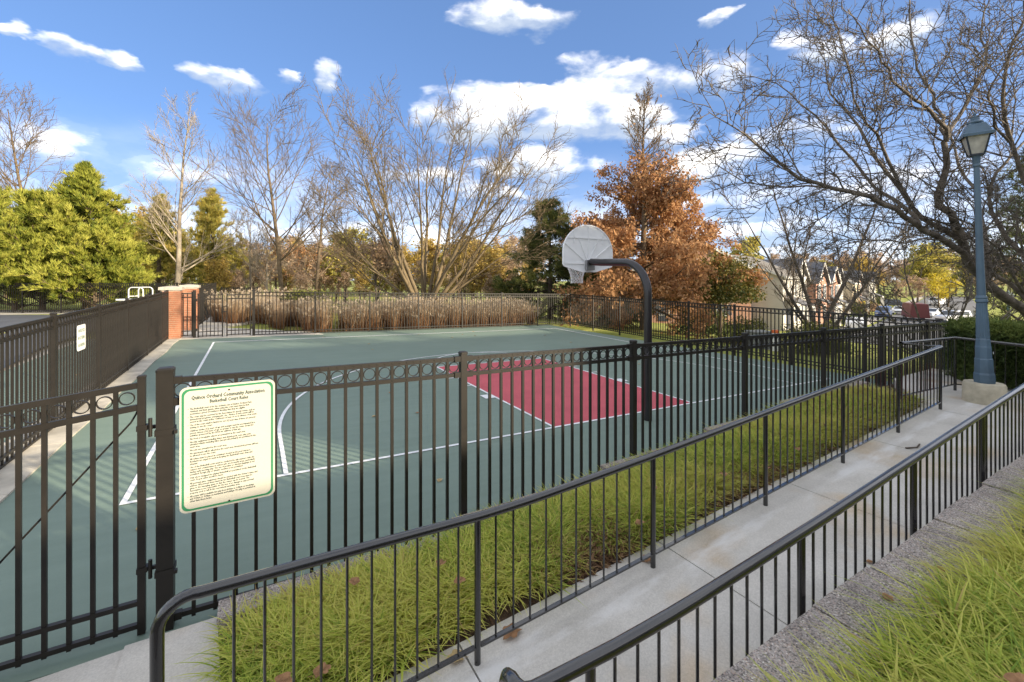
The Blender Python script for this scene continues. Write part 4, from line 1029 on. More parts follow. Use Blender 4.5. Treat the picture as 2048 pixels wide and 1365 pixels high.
pine('bushy bright green pine with low skirts beside the tallest pine', 85, 30, 400, 4.8, 2, n_br=120, per=62, tuft=.34, wid=.024, k=10, shape=.6)
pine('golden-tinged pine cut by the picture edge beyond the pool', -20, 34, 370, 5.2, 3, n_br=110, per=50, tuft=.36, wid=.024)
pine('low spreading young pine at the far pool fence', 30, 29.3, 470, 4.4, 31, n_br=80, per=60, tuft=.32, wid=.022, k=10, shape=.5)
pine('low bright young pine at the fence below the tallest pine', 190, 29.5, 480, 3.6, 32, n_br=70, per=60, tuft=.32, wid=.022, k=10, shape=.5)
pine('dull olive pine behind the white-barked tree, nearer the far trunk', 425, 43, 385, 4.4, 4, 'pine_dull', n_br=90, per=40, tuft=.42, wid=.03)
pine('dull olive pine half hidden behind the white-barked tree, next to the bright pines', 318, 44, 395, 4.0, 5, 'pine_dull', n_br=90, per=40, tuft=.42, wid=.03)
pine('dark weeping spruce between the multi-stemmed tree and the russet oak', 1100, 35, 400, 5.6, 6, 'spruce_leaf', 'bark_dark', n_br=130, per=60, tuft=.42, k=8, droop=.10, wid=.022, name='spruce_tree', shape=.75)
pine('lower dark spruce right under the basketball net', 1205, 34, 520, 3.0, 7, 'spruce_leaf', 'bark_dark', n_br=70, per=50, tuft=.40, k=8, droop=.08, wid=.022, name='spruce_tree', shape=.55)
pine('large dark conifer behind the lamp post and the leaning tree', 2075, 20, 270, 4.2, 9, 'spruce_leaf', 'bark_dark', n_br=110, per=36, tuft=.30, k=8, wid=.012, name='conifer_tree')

def bush(name, label, x, y, rx, ry, rz_, n, m, seed, size=.09, z0=None, group=None, cat='bush', tw='bark_dark', tall=0.0):
    root = thing(name, label, cat, (x, y, (G(x, y) if z0 is None else z0) - .03), 0, group); gn = np.random.default_rng(seed)
    d = rand_dirs(gn, n); d[:, 2] = np.abs(d[:, 2]); rr = gn.random(n) ** .38
    lump = 1 + .16 * np.sin(d[:, 0] * 7 + seed) * np.cos(d[:, 1] * 6 + seed * 2) + .10 * np.sin(d[:, 2] * 11)
    P = d * (rr * lump)[:, None] * np.array([rx, ry, rz_]); P[:, 2] += .12 + tall
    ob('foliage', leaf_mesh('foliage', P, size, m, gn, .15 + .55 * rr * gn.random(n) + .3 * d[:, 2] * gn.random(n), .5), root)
    b = MB(); g = random.Random(seed)
    for i in range(7):
        a = g.uniform(0, 6.28); b.tube([(0, 0, -.1), (math.cos(a) * rx * .2, math.sin(a) * ry * .2, (rz_ + tall) * .4), (math.cos(a) * rx * .5, math.sin(a) * ry * .5, (rz_ + tall) * .75)], [.03, .022, .01], 5)
    b.build('stems', tw, root, True); return root
def magnolia():
    x, y = at(1440, 29); root = bush('magnolia_tree', 'glossy evergreen tree, green and gold, tucked against the russet oak', x, y, 2.5, 2.5, 3.3, 9000, 'magnolia_leaf', 61, .17, cat='tree', tall=2.3)
    b = MB(); b.tube([(0, 0, -.2), (.05, 0, 1.5), (0, .05, 3.2)], [.13, .10, .05], 8); b.build('trunk', 'bark_brown', root, True)
magnolia()
bush('evergreen_bush', 'dark round evergreen below the russet oak, behind the fence post', *at(1405, 30.5), 2.0, 1.6, 2.2, 5000, 'spruce_leaf', 64, .15)
bush('evergreen_bush', 'rounded green bush beside the grey utility box', *at(1492, 25), 1.35, 1.2, 1.55, 4500, 'bush_leaf', 65, .10)
bush('evergreen_bush', 'wide olive bush right behind the orange-topped marker post', *at(1625, 22.5), 1.6, 1.3, 1.65, 6000, 'bush_leaf', 66, .10)
bush('evergreen_bush', 'yellow-green bush at the foot of the dark forked tree', *at(1668, 23.5), 1.0, .9, 1.4, 3000, 'hedge_leaf', 67, .09)

# --- clipped hedge by the landing
def hedge():
    a = Vector((8.35, 8.25, .45)); c = Vector((12.6, 6.2, .35)); d = (c - a); L_ = d.length; ang = math.atan2(d.y, d.x)
    root = thing('yew_hedge', 'clipped dark green yew hedge behind the lamp post', 'hedge', a, ang); gn = np.random.default_rng(12)
    n = 26000; P = np.stack([gn.random(n) * L_, (gn.random(n) - .5) * 1.3, gn.random(n) ** .8 * 1.28], 1)
    face = gn.random(n); P[face < .35, 2] = 1.27 + gn.normal(0, .035, (face < .35).sum()); s_ = (face > .35) & (face < .75); P[s_, 1] = -.63 + gn.normal(0, .05, s_.sum()); e_ = (face > .75) & (face < .85); P[e_, 0] = gn.normal(.02, .05, e_.sum())
    P[:, 1] += .08 * np.sin(P[:, 0] * 3.1) * np.sin(P[:, 2] * 4); P[:, 2] += .03 * np.sin(P[:, 0] * 5)
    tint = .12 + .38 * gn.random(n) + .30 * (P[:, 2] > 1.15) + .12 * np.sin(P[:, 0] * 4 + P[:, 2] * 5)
    D = rand_dirs(gn, n) * .6 + np.array([0, -.3, .6]); 
    ob('foliage', tuft_mesh('foliage', P, D, .085, 'hedge_leaf', gn, tint, 5, .010, .9), root)
    MB().bbox((.08, -.50, 0), (L_, .5, 1.12)).build('inner_branches', 'bark_dark', root)
hedge()

# --- leaning honey locust whose limbs cross the sky
def locust():
    root = tree_root('locust_tree', 'great bare leaning tree with twisted lichen-grey limbs and hanging pods behind the lamp', 12.9, 10.6); o = Vector(root.location); g = random.Random(5)
    lv = [dict(n=7, w=.12, up=.02, s=5, k=6, t0=.12, a=48, lr=.50, ls=.35, rr=.5, taper=.3, rk=.009),
          dict(n=6, w=.17, up=.01, s=4, k=5, t0=.12, a=50, lr=.52, ls=.35, rr=.55, taper=.4, rk=.006),
          dict(n=4, w=.2, up=.0, s=3, k=0, t0=0, a=40, lr=.5, rr=.5, rmin=.003, rk=.0045)]
    sk = Skel(g, lv)
    Z = lambda zx, zy, Y: px(1400 + zx / 2.133, zy / 2.133, Y) - o
    limbs = [  # points read off the tree, each with its own distance; radius at start and end
        ([(1560, 1500, 10.6), (1382, 1330, 10.4), (1240, 1215, 10.2), (1160, 1120, 10.0), (1110, 1010, 9.8), (1075, 950, 9.7), (1030, 870, 9.6), (1036, 790, 9.5), (1046, 700, 9.4), (1050, 600, 9.3)], .25, .115),
        ([(1050, 600, 9.3), (1010, 500, 9.1), (950, 440, 8.9), (880, 400, 8.7), (820, 330, 8.6), (770, 270, 8.5), (720, 170, 8.4), (640, 40, 8.3)], .095, .02),
        ([(1050, 600, 9.3), (1040, 500, 9.4), (990, 410, 9.5), (930, 300, 9.7), (905, 160, 9.8), (880, 0, 10.0)], .085, .03),
        ([(1050, 600, 9.3), (1110, 490, 9.5), (1160, 390, 9.8), (1215, 280, 10.0), (1195, 160, 10.2), (1210, 30, 10.4)], .095, .03),
        ([(1160, 1120, 10.0), (1060, 1030, 9.7), (960, 985, 9.4), (880, 920, 9.1), (790, 870, 8.9), (650, 822, 8.6), (500, 780, 8.3), (380, 742, 8.1), (320, 680, 8.0), (230, 610, 7.9), (130, 530, 7.8), (20, 492, 7.7)], .16, .014),
        ([(1110, 1010, 9.8), (1010, 970, 9.9), (900, 880, 10.0), (800, 740, 10.2), (700, 600, 10.4), (640, 490, 10.5), (560, 400, 10.6), (530, 260, 10.7), (480, 100, 10.8)], .13, .016),
        ([(960, 985, 9.4), (850, 860, 9.6), (770, 800, 9.8), (640, 680, 10.0), (540, 560, 10.2), (430, 440, 10.4), (330, 360, 10.5), (160, 320, 10.6)], .10, .014),
        ([(900, 880, 10.0), (790, 680, 9.6), (750, 560, 9.3), (690, 480, 9.1), (640, 330, 8.9), (610, 180, 8.7), (560, 60, 8.6)], .085, .014),
        ([(650, 822, 8.6), (520, 790, 8.8), (380, 800, 9.0), (200, 770, 9.2), (60, 700, 9.4), (0, 690, 9.5)], .055, .012),
        ([(1060, 1030, 9.7), (940, 1025, 9.3), (800, 1030, 9.0), (660, 1022, 8.8), (560, 990, 8.6), (420, 960, 8.5)], .05, .010),
        ([(1240, 1215, 10.2), (1215, 1000, 10.6), (1180, 880, 11.0), (1130, 760, 11.4), (1085, 640, 11.8), (1060, 520, 12.0)], .12, .05),
        ([(1560, 1500, 10.6), (1382, 1260, 10.9), (1280, 1185, 11.0), (1180, 1120, 11.2), (1120, 1060, 11.6)], .14, .06),
        ([(1560, 1500, 10.6), (1450, 1200, 10.7), (1360, 1080, 10.9), (1280, 960, 11.1), (1235, 850, 11.3), (1260, 740, 11.4), (1330, 650, 11.5), (1420, 560, 11.6)], .15, .05),
        ([(1450, 1200, 10.7), (1420, 900, 10.2), (1330, 620, 9.8), (1290, 420, 9.5), (1340, 200, 9.3), (1380, 0, 9.1)], .12, .04),
        ([(1330, 620, 9.8), (1260, 540, 9.6), (1230, 420, 9.4), (1280, 300, 9.2), (1400, 180, 9.0)], .06, .03),
        ([(1382, 1260, 10.9), (1300, 1120, 10.4), (1220, 1020, 10.0), (1150, 960, 9.7), (1090, 930, 9.4)], .07, .03)]
    for pts, r0, r1 in limbs:
        Q = [Z(*p) for p in pts]
        # smooth and wander a little
        S = []
        for i in range(len(Q) - 1):
            a = Q[max(i - 1, 0)]; b_, c = Q[i], Q[i + 1]; d = Q[min(i + 2, len(Q) - 1)]
            for t in (0, .5):
                t2, t3 = t * t, t * t * t
                S.append(.5 * ((2 * b_) + (c - a) * t + (2 * a - 5 * b_ + 4 * c - d) * t2 + (3 * b_ - a - 3 * c + d) * t3))
        S.append(Q[-1]); S = [p + Vector((g.gauss(0, .025), g.gauss(0, .04), g.gauss(0, .025))) for p in S]
        sk.add(S, r0 * .44, r1 * .44, 0, 9)
        L_ = sum((S[i + 1] - S[i]).length for i in range(len(S) - 1)); k = int(L_ * 3.8)
        for i in range(k):
            f = .18 + .82 * (i + g.random()) / k; q = min(f, .999) * (len(S) - 1); j = int(q); p = S[j].lerp(S[j + 1], q - j); d = (S[j + 1] - S[j]).normalized()
            a = d.cross(Vector((g.gauss(0, 1), g.gauss(0, 1), g.gauss(0, 1)))); a.normalize(); an = R(g.uniform(30, 62))
            rr = (r0 + (r1 - r0) * f) * .20
            sk.grow(p, d * math.cos(an) + a * math.sin(an), g.uniform(.7, 1.7) * (1.25 - .4 * f), max(.008, min(rr, .018)), 0)
    ob('branches', sk.mesh('branches', 'bark_grey'), root)
    pods = MB()
    for i in range(150):
        p, d = sk.tips[g.randrange(len(sk.tips))]; l_ = g.uniform(.13, .22); b_ = Vector((g.gauss(0, .03), g.gauss(0, .03), 0)); dn = Vector((g.gauss(0, .02), 0, -1)) * l_
        pods.tube([p, p + dn * .35 + b_, p + dn * .7 + b_ * .6, p + dn], [.003, .013, .012, .003], 4, False)
    kind(pods.build('pods', 'bark_dark', root), 'stuff')
locust()

# --- far woodland: a few crown types repeated as separate trees
def wood():
    protos = []
    defs = [('gold', 'gold_leaf', 'bark_brown', 3000, .34, (.35, 1.0)), ('tan', 'tan_leaf', 'bark_grey', 2600, .30, (.25, 1.0)), ('pine', 'pine_dull', 'bark_dark', 3600, .36, (.1, 1.0)), ('yellow', 'yellow_leaf', 'bark_brown', 3600, .30, (.2, 1.0))]
    for i, (nm, m, bk, n, sz, (lo, hi)) in enumerate(defs):
        g = random.Random(90 + i); sk = Skel(g, [dict(n=8, w=.04, up=.03, s=6, k=18, t0=.2, a=50, lr=.42, ls=.5, rr=.4, taper=.15), dict(n=6, w=.1, up=.07, s=4, k=6, t0=.2, a=38, lr=.5, ls=.4, rr=.5, rk=.03), dict(n=4, w=.12, up=.05, s=3, k=4, t0=.1, a=36, lr=.55, rr=.5, rk=.02), dict(n=3, w=.1, up=.05, s=3, k=0, t0=0, a=30, lr=.5, rr=.5, rk=.015)])
        sk.grow((0, 0, 0), (0, 0, 1), 10, .2, 0); gn = np.random.default_rng(i); T_ = np.array([tuple(p) for p, d in sk.tips if lo * 9 < p.z]); idx = gn.integers(0, len(T_), n)
        cl = gn.random(len(T_))[idx]
        P = T_[idx] + gn.normal(0, .25, (n, 3)); protos.append((sk.mesh('trunk', bk), leaf_mesh('crown', P, sz, m, gn, .5 * cl + .5 * gn.random(n), .6)))
    g = random.Random(2)
    kinds = {0: ('golden_tree', 'golden autumn tree in the wood beyond the far fence'), 1: ('brown_tree', 'tan half-bare tree in the wood beyond the far fence'), 2: ('pine_tree', 'olive pine in the wood beyond the far fence'), 3: ('yellow_tree', 'bright yellow tree far down the street')}
    spots = []
    for i in range(60):
        pxx = 255 + i * 13.5 + g.uniform(-10, 10); Y = g.uniform(50, 84); top = g.uniform(480, 525); k = g.choice([0, 1, 1, 1, 2, 0, 1]); spots.append((pxx, Y, top, k))
    for i in range(30):
        pxx = 420 + i * 21 + g.uniform(-8, 8); Y = g.uniform(36, 44); top = g.uniform(525, 556); k = g.choice([1, 1, 0, 1, 2]); spots.append((pxx, Y, top, k))
    for i in range(16):
        pxx = -60 + i * 24; spots.append((pxx, g.uniform(50, 66), g.uniform(420, 480), g.choice([2, 0, 1])))
    for i in range(34):
        pxx = 1500 + i * 17 + g.uniform(-8, 8); Y = g.uniform(150, 190); spots.append((pxx, Y, g.uniform(505, 532), g.choice([1, 1, 1, 2, 1, 1])))
    spots += [(1878, 95, 552, 3), (1896, 100, 556, 3), (1850, 110, 560, 1), (1715, 140, 520, 0), (1740, 150, 525, 0), (1500, 80, 488, 2), (1835, 120, 500, 2), (1870, 120, 496, 2), (1800, 110, 565, 1), (1825, 112, 555, 1), (930, 40, 520, 0), (985, 42, 505, 0), (1020, 44, 515, 0), (1040, 42, 535, 0), (470, 46, 500, 2), (690, 42, 478, 2), (720, 44, 470, 2)]
    for (pxx, Y, top, k) in spots:
        x, y = at(pxx, Y); far = pxx > 1480 and Y > 75
        nm, lb = kinds[k]; 
        if far and k != 3: lb = lb.replace('in the wood beyond the far fence', 'on the skyline beyond the street of houses')
        if Y < 46: lb = {0: 'low golden tree just behind the tall tan grasses', 1: 'low tan thicket tree just behind the tall tan grasses', 2: 'low olive pine just behind the tall tan grasses', 3: lb}[k]
        root = tree_root(nm, lb, x, y, g.uniform(0, 6.28), group=lb.split(' ', 1)[1] + ' ' + nm.replace('_', ' ')); s_ = max(.25, (topz(top, Y) - root.location.z) / 10.6)
        root.scale = (s_ * g.uniform(1.0, 1.4), s_ * g.uniform(1.0, 1.4), s_)
        ob('trunk', protos[k][0], root); ob('crown', protos[k][1], root)
wood()

# --- tall ornamental grasses behind the far fence
def ribbons(P, az, L_, lean, curl, w, g, segs=3):
    """arching blades; returns vertices, faces, per-vertex height fraction"""
    n = len(P); dh = np.stack([np.cos(az), np.sin(az), np.zeros(n)], 1); sd_ = np.stack([-np.sin(az), np.cos(az), np.zeros(n)], 1)
    rows = []; hs = []
    for i in range(segs + 1):
        s = i / segs; out = (lean * s + curl * s * s) * L_; up = (s - .55 * curl * s * s - .15 * lean * s) * L_
        c = P + dh * out[:, None] + np.array([0, 0, 1.]) * up[:, None]; ww = (w * (1 - s * .9) if i else w * .8)
        if i < segs: rows.append(c - sd_ * ww[:, None]); rows.append(c + sd_ * ww[:, None]); hs += [np.full(n, s)] * 2
        else: rows.append(c); hs.append(np.full(n, s))
    V_ = np.stack(rows, 1); k = V_.shape[1]; base = np.arange(n)[:, None] * k
    quads = [base + np.array([[2 * i, 2 * i + 1, 2 * i + 3, 2 * i + 2]]) for i in range(segs - 1)]
    tri = base + np.array([[k - 3, k - 2, k - 1]])
    return V_.reshape(-1, 3), [np.concatenate(quads), tri], np.stack(hs, 1).reshape(-1), k
def reeds():
    g = np.random.default_rng(8); cl = []
    for i in range(120): cl.append((g.uniform(1.9, 14.2), g.uniform(.75, 2.6), g.uniform(1.35, 1.72)))
    for i in range(30): cl.append((g.uniform(-1.8, 2.4), g.uniform(5.0, 7.5) - .9 * max(0, 0), g.uniform(1.5, 1.9)))
    for i in range(14): cl.append((g.uniform(.8, 2.6), g.uniform(2.6, 5.0), g.uniform(1.4, 1.75)))
    P, L_, T_ = [], [], []
    for (s, o_, h_) in cl:
        m = 170; a = g.uniform(0, 6.28, m); r_ = np.abs(g.normal(0, .17, m))
        for k in range(m):
            p = ffp(s + math.cos(a[k]) * r_[k], o_ + math.sin(a[k]) * r_[k], -.04); P.append(tuple(p)); L_.append(h_ * g.uniform(.55, 1.08)); T_.append(a[k])
    P = np.array(P); L_ = np.array(L_); n = len(P); az = np.array(T_) + g.normal(0, .5, n)
    V_, F, hs, k = ribbons(P, az, L_, g.uniform(.02, .28, n), g.uniform(0, .28, n), g.uniform(.006, .012, n), g)
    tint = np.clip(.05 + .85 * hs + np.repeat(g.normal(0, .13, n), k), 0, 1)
    o = ob('ornamental_grass', np_mesh('ornamental_grass', V_, F, 'reed', {'tint': tint})); kind(o, 'stuff', 'tall tan and reddish ornamental grasses behind the far fence'); o['category'] = 'grass'
    # feathery seed heads
    m = 5200; idx = g.integers(0, n, m); tip = V_.reshape(n, k, 3)[idx, -1]; D = np.tile(np.array([[0, 0, -.4]]), (m, 1)) + g.normal(0, .3, (m, 3))
    o = ob('grass_plumes', tuft_mesh('grass_plumes', tip, D, .17, 'reed', g, np.full(m, .86), 5, .012, .35)); kind(o, 'stuff', 'pale feathery plumes topping the tall grasses'); o['category'] = 'grass'
reeds()
bush('evergreen_bush', 'dark clipped bush standing among the tan grasses beside the double gate', *ffp(2.3, 3.4, 0).xy, 1.2, .8, .45, 2500, 'bush_leaf', 68, .10, z0=1.50)

# --- liriope beds
def liriope(name, label, zf, t0, t1, l0, l1, tufts, per, seed, blen, bias, brown=None, edge=None):
    g = np.random.default_rng(seed); P, AZ, LL, TT, LE, CU_ = [], [], [], [], [], []
    for i in range(tufts):
        t = g.uniform(t0, t1); l = g.uniform(l0, l1)
        if edge and not edge(t, l): continue
        dead = brown(t, l) if brown else 0.0
        if g.random() < dead * .75: continue
        c = rp(t, l, zf(t, l)); tone = np.clip(.46 + .16 * math.sin(t * 2.3 + l * 3) + g.normal(0, .10), .1, .85); h_ = blen * g.uniform(.8, 1.15) * (1 - .45 * dead)
        m = per; a = g.uniform(0, 2 * math.pi, m); r_ = np.abs(g.normal(0, .045, m))
        P.append(np.stack([c.x + np.cos(a) * r_, c.y + np.sin(a) * r_, np.full(m, c.z - .01)], 1))
        dx = np.cos(a) + bias[0] + g.normal(0, .35, m); dy = np.sin(a) + bias[1] + g.normal(0, .35, m)
        AZ.append(np.arctan2(dy, dx)); LL.append(h_ * g.uniform(.55, 1.15, m)); TT.append(np.where(g.random(m) < .05 + .75 * dead, 2.0 - .15 * g.random(m), np.clip(tone + g.normal(0, .20, m), 0, 1))); LE.append(g.uniform(.15, .85, m)); CU_.append(g.uniform(.35, .95, m))
    P = np.concatenate(P); n = len(P)
    V_, F, hs, k = ribbons(P, np.concatenate(AZ), np.concatenate(LL), np.concatenate(LE), np.concatenate(CU_), g.uniform(.0055, .0095, n), g, 4)
    tint = np.repeat(np.concatenate(TT), k); tint = np.where(tint > 1.5, tint - 1.0, np.clip(tint - .02 + .30 * hs, 0, .80))  # bases tinted darker than tips, standing in for occlusion among the blades
    o = ob(name, np_mesh(name, V_, F, 'lily_blade', {'tint': tint})); kind(o, 'stuff', label); o['category'] = 'grass'; return o
def br1(t, l):
    a = max(0, 1 - abs(t - 1.25) / .55) * max(0, 1 - abs(l - .35) / .5) + max(0, 1 - abs(t - 3.3) / .8) * max(0, 1 - abs(l - .28) / .22) * 1.3
    a += max(0, 1 - abs(t - 5.2) / .8) * max(0, 1 - abs(l - .25) / .2) + max(0, (t - 5.5) / 2.5) * .4
    return min(a, 1.0)
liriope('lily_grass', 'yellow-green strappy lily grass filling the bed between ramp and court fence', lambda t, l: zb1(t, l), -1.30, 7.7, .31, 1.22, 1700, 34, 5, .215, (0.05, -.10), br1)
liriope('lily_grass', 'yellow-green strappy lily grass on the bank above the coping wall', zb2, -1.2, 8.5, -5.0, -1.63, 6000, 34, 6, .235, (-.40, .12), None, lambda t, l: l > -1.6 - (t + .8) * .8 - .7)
def litter():
    g = np.random.default_rng(15); n = 7000; t = np.concatenate([g.normal(1.25, .35, n // 3), g.normal(3.4, .6, n // 3), g.uniform(3.5, 7.6, n - 2 * (n // 3))]); l = np.abs(g.normal(.16, .16, n)) + .20
    P = np.array([tuple(rp(a, b_, zb1(a, b_) + .03)) for a, b_ in zip(t, l)]) + np.stack([np.zeros(n), np.zeros(n), np.abs(g.normal(0, .02, n))], 1)
    o = ob('leaf_litter', leaf_mesh('leaf_litter', P, .05, 'dry_litter', g, g.random(n), .22, ((.3, .2, 0), .35))); kind(o, 'stuff', 'dry brown leaf litter along the edge of the ramp'); o['category'] = 'leaf litter'
litter()

# --- single fallen leaves
def leaf_obj(p, size, rz, m, seed, label, group):
    g = random.Random(seed); b = MB(); n = 18; pts = []
    for k in range(n):
        q = 2 * math.pi * k / n; lob = .62 + .38 * abs(math.cos(2.5 * q)) ** .8; r_ = size * lob * g.uniform(.85, 1.1) * .5
        pts.append(Vector((r_ * math.cos(q) * 1.15, r_ * math.sin(q), abs(math.sin(q)) * size * .16 + g.uniform(0, .05) * size)))
    b.v = [Vector((0, 0, .004))] + pts; b.f = [(0, 1 + k, 1 + (k + 1) % n) for k in range(n)]
    st = len(b.v); b.tube([(-size * .5, 0, .006), (-size * .8, size * .08, .01)], .0018, 4)
    o = b.build('fallen_leaf', m); o.location = p; o.rotation_euler = (0, 0, rz); tag(o, label, 'leaf', group)
g = random.Random(31)
def bedleaf(t, l, s_, m='dead_leaf', k=0):
    p = rp(t, l, zb1(t, l) + .16 if l > .2 else zw(t) + .006); leaf_obj(p, s_, g.uniform(0, 6), m, k, 'large curled brown leaf lying on the lily grass beside the ramp' if l > .2 else 'dry brown leaf lying on the ramp by the rail', 'brown leaves by the ramp' )
for i, (t, l, s_) in enumerate(((-1.05, .35, .10), (-.85, .30, .10), (-.55, .95, .09), (.05, .75, .08), (.1, .5, .09), (1.7, .3, .08), (2.2, .6, .08), (3.0, .4, .09), (3.5, .25, .09), (4.2, .3, .1))): bedleaf(t, l, s_, 'dead_leaf', i)
for i, (t, l, s_) in enumerate(((.28, .07, .13), (1.55, .08, .09), (-.1, .1, .10), (2.9, -.9, .05))): bedleaf(t, l, s_, 'dead_leaf_pale' if i in (2,) else 'dead_leaf', 20 + i)
for i in range(34):
    u_, v_ = g.uniform(-3, 15), g.uniform(-1.2, 14); leaf_obj(ct(u_, v_, .006), g.uniform(.06, .11), g.uniform(0, 6), g.choice(['dead_leaf_pale', 'dead_leaf_pale', 'dead_leaf']), 50 + i, 'small dry leaf lying on the green court', 'leaves scattered on the court')
for i, (t, l) in enumerate(((1.75, -1.42), (1.3, -2.0), (1.42, -2.15), (2.3, -1.48), (.7, -1.9), (1.9, -2.3))):
    leaf_obj(rp(t, l, zwt(t) + (.006 if l > -1.55 else .20)), .10 if l < -1.55 else .06, g.uniform(0, 6), 'dead_leaf', 90 + i, 'brown leaf on the coping stone' if l > -1.55 else 'curled brown leaf caught in the lily grass of the bank', 'leaves on the bank')
b = MB(); b.tube([rp(5.5, -.25, zw(5.5) + .012), rp(5.62, -.32, zw(5.6) + .014), rp(5.75, -.30, zw(5.75) + .010)], .009, 5); tag(b.build('twig', 'bark_dark'), 'short dark stick lying across the upper ramp', 'stick')

# ------------------------------------------------------------------ houses along the street
def window(root, c, w, h_, nrm, side, frame='trim_white', shut=True, grid=(2, 3)):
    """c centre on the wall, nrm outward, side = along the wall"""
    up = Vector((0, 0, 1)); c = Vector(c); fr = MB()
    for s_ in (-1, 1):
        fr.box(c + side * s_ * (w / 2 + .04) + nrm * .03, (.05, .05, h_ / 2 + .09), (side, nrm, up)); fr.box(c + up * s_ * (h_ / 2 + .045) + nrm * .035, (w / 2 + .1, .055, .05), (side, nrm, up))
    f = fr.build('window', frame, root)
    MB().box(c + nrm * .012, (w / 2, .008, h_ / 2), (side, nrm, up)).build('pane', 'glass_dark', f)
    mu = MB()
    for i in range(1, grid[0]): mu.box(c + side * (w * i / grid[0] - w / 2) + nrm * .03, (.018, .012, h_ / 2), (side, nrm, up))
    for i in range(1, grid[1]): mu.box(c + up * (h_ * i / grid[1] - h_ / 2) + nrm * .034, (w / 2, .012, .018 if i != grid[1] // 2 else .03), (side, nrm, up))
    mu.build('glazing_bar', frame, f)
    if shut:
        for s_ in (-1, 1): MB().box(c + side * s_ * (w / 2 + .30) + nrm * .03, (.19, .03, h_ / 2 + .03), (side, nrm, up)).build('shutter', 'shutter', f)
def gable_house(label, x, y, ang, W, D, eave, ridge, wall, roof, front_gable=False, porch=True, chimney=False, z=None, name='row_house', gable_wall=None, bricks_front=False):
    """local +y is the street front normal reversed: front face at y=0 looking to -y; local x along the row"""
    z = G(x, y) if z is None else z
    root = thing(name, label, 'house', (x, y, z - .3), ang); X, Y_, Zv = Vector((1, 0, 0)), Vector((0, 1, 0)), Vector((0, 0, 1))
    b = MB(); 
    if front_gable:
        b.prism([(0, 0, 0), (W, 0, 0), (W, 0, eave), (W / 2, 0, ridge), (0, 0, eave)], (0, D, 0))
    else:
        b.prism([(0, 0, 0), (0, 0, eave), (0, D / 2, ridge), (0, D, eave), (0, D, 0)], (W, 0, 0))
    b.build('wall', wall, root)
    # siding courses on the visible faces
    if wall.startswith('siding'):
        sdg = MB(); k = 0; zc = .5
        while zc < eave - .1:
            sdg.box((W / 2, -.012, zc), (W / 2 - .05, .012, .085), (X, Y_, Zv)); sdg.box((-.012, D / 2, zc), (.012, D / 2 - .05, .085), (X, Y_, Zv)); zc += .19
        kind(sdg.build('siding_boards', wall, root), 'stuff')
    r = MB(); o_ = .35; t_ = .14
    if front_gable:
        for s_ in (-1, 1):
            a = Vector((W / 2, -o_, ridge + .02)); c = Vector((W / 2 + s_ * (W / 2 + o_), -o_, eave - (ridge - eave) * o_ / (W / 2) + .02)); r.prism([a, c, c + Zv * t_, a + Zv * t_], (0, D + 2 * o_, 0))
    else:
        for s_ in (-1, 1):
            a = Vector((-o_, D / 2, ridge + .02)); c = Vector((-o_, D / 2 + s_ * (D / 2 + o_), eave - (ridge - eave) * o_ / (D / 2) + .02)); r.prism([a, c, c + Zv * t_, a + Zv * t_], (W + 2 * o_, 0, 0))
    ro = r.build('roof', roof, root)
    fa = MB()
    if front_gable:
        for s_ in (-1, 1): fa.bar((W / 2, -o_ - .03, ridge + .07), (W / 2 + s_ * (W / 2 + o_), -o_ - .03, eave - (ridge - eave) * o_ / (W / 2) + .07), .05, .26)
    else:
        for xx in (-o_ - .03, W + o_ + .03):
            for s_ in (-1, 1): fa.bar((xx, D / 2, ridge + .07), (xx, D / 2 + s_ * (D / 2 + o_), eave - (ridge - eave) * o_ / (D / 2) + .07), .05, .26)
        fa.bar((-o_, -o_ - .03, eave - (ridge - eave) * o_ / (D / 2) + .05), (W + o_, -o_ - .03, eave - (ridge - eave) * o_ / (D / 2) + .05), .05, .24)
    fa.build('fascia', 'trim_white', ro)
    if chimney: MB().bbox((W * .2, D * .4, eave + 1), (W * .2 + .8, D * .4 + .6, ridge + 1.0)).build('chimney', 'brick_wall', ro)
    for zz in (1.75, 4.45):
        for xx in ((W * .25, W * .75) if zz > 3 or not porch else (W * .75,)): window(root, (xx, 0, zz), 1.0, 1.6, -Y_, X, shut=True)
    for yy in (D * .28, D * .66):
        for zz in (1.75, 4.45): window(root, (0, yy, zz), .85, 1.5, -X, Y_, shut=False)
    if front_gable: window(root, (W / 2, 0, eave + .7), .7, .9, -Y_, X, shut=False)
    d_ = MB().box((W * .25, -.04, 1.35), (.5, .05, 1.05)).build('door', 'shutter', root); MB().box((W * .25 + .38, -.12, 1.3), (.03, .04, .03)).build('handle', 'steel', d_)
    if porch:
        p = MB(); p.prism([(W * .04, -2.0, 2.75), (W * .5, -2.0, 2.75), (W * .5, .0, 3.55), (W * .04, .0, 3.55)], (0, 0, .12)); p.build('porch_roof', 'shingle', root)
        MB().box((W * .27, -1.93, 2.6), (W * .23, .1, .13)).build('porch_beam', 'trim_white', root)
        for xx in (W * .06, W * .27, W * .48): MB().box((xx, -1.93, 1.3), (.11, .11, 1.2)).build('porch_column', 'trim_white', root)
        MB().bbox((W * .04, -2.05, 0), (W * .5, -.005, .36)).build('porch_floor', 'pool_deck', root)
    return root
RA = math.pi / 4
ho = Vector((24.9, 45.3, 0)); hd = Vector((.7071, .7071, 0))
gable_house('red brick house end with tall white windows behind the oak', 24.3 - 11.6, 46.3 - .2, R(-4), 11.6, 11, 5.6, 8.8, 'brick_wall', 'shingle', porch=False, name='brick_house', front_gable=True)
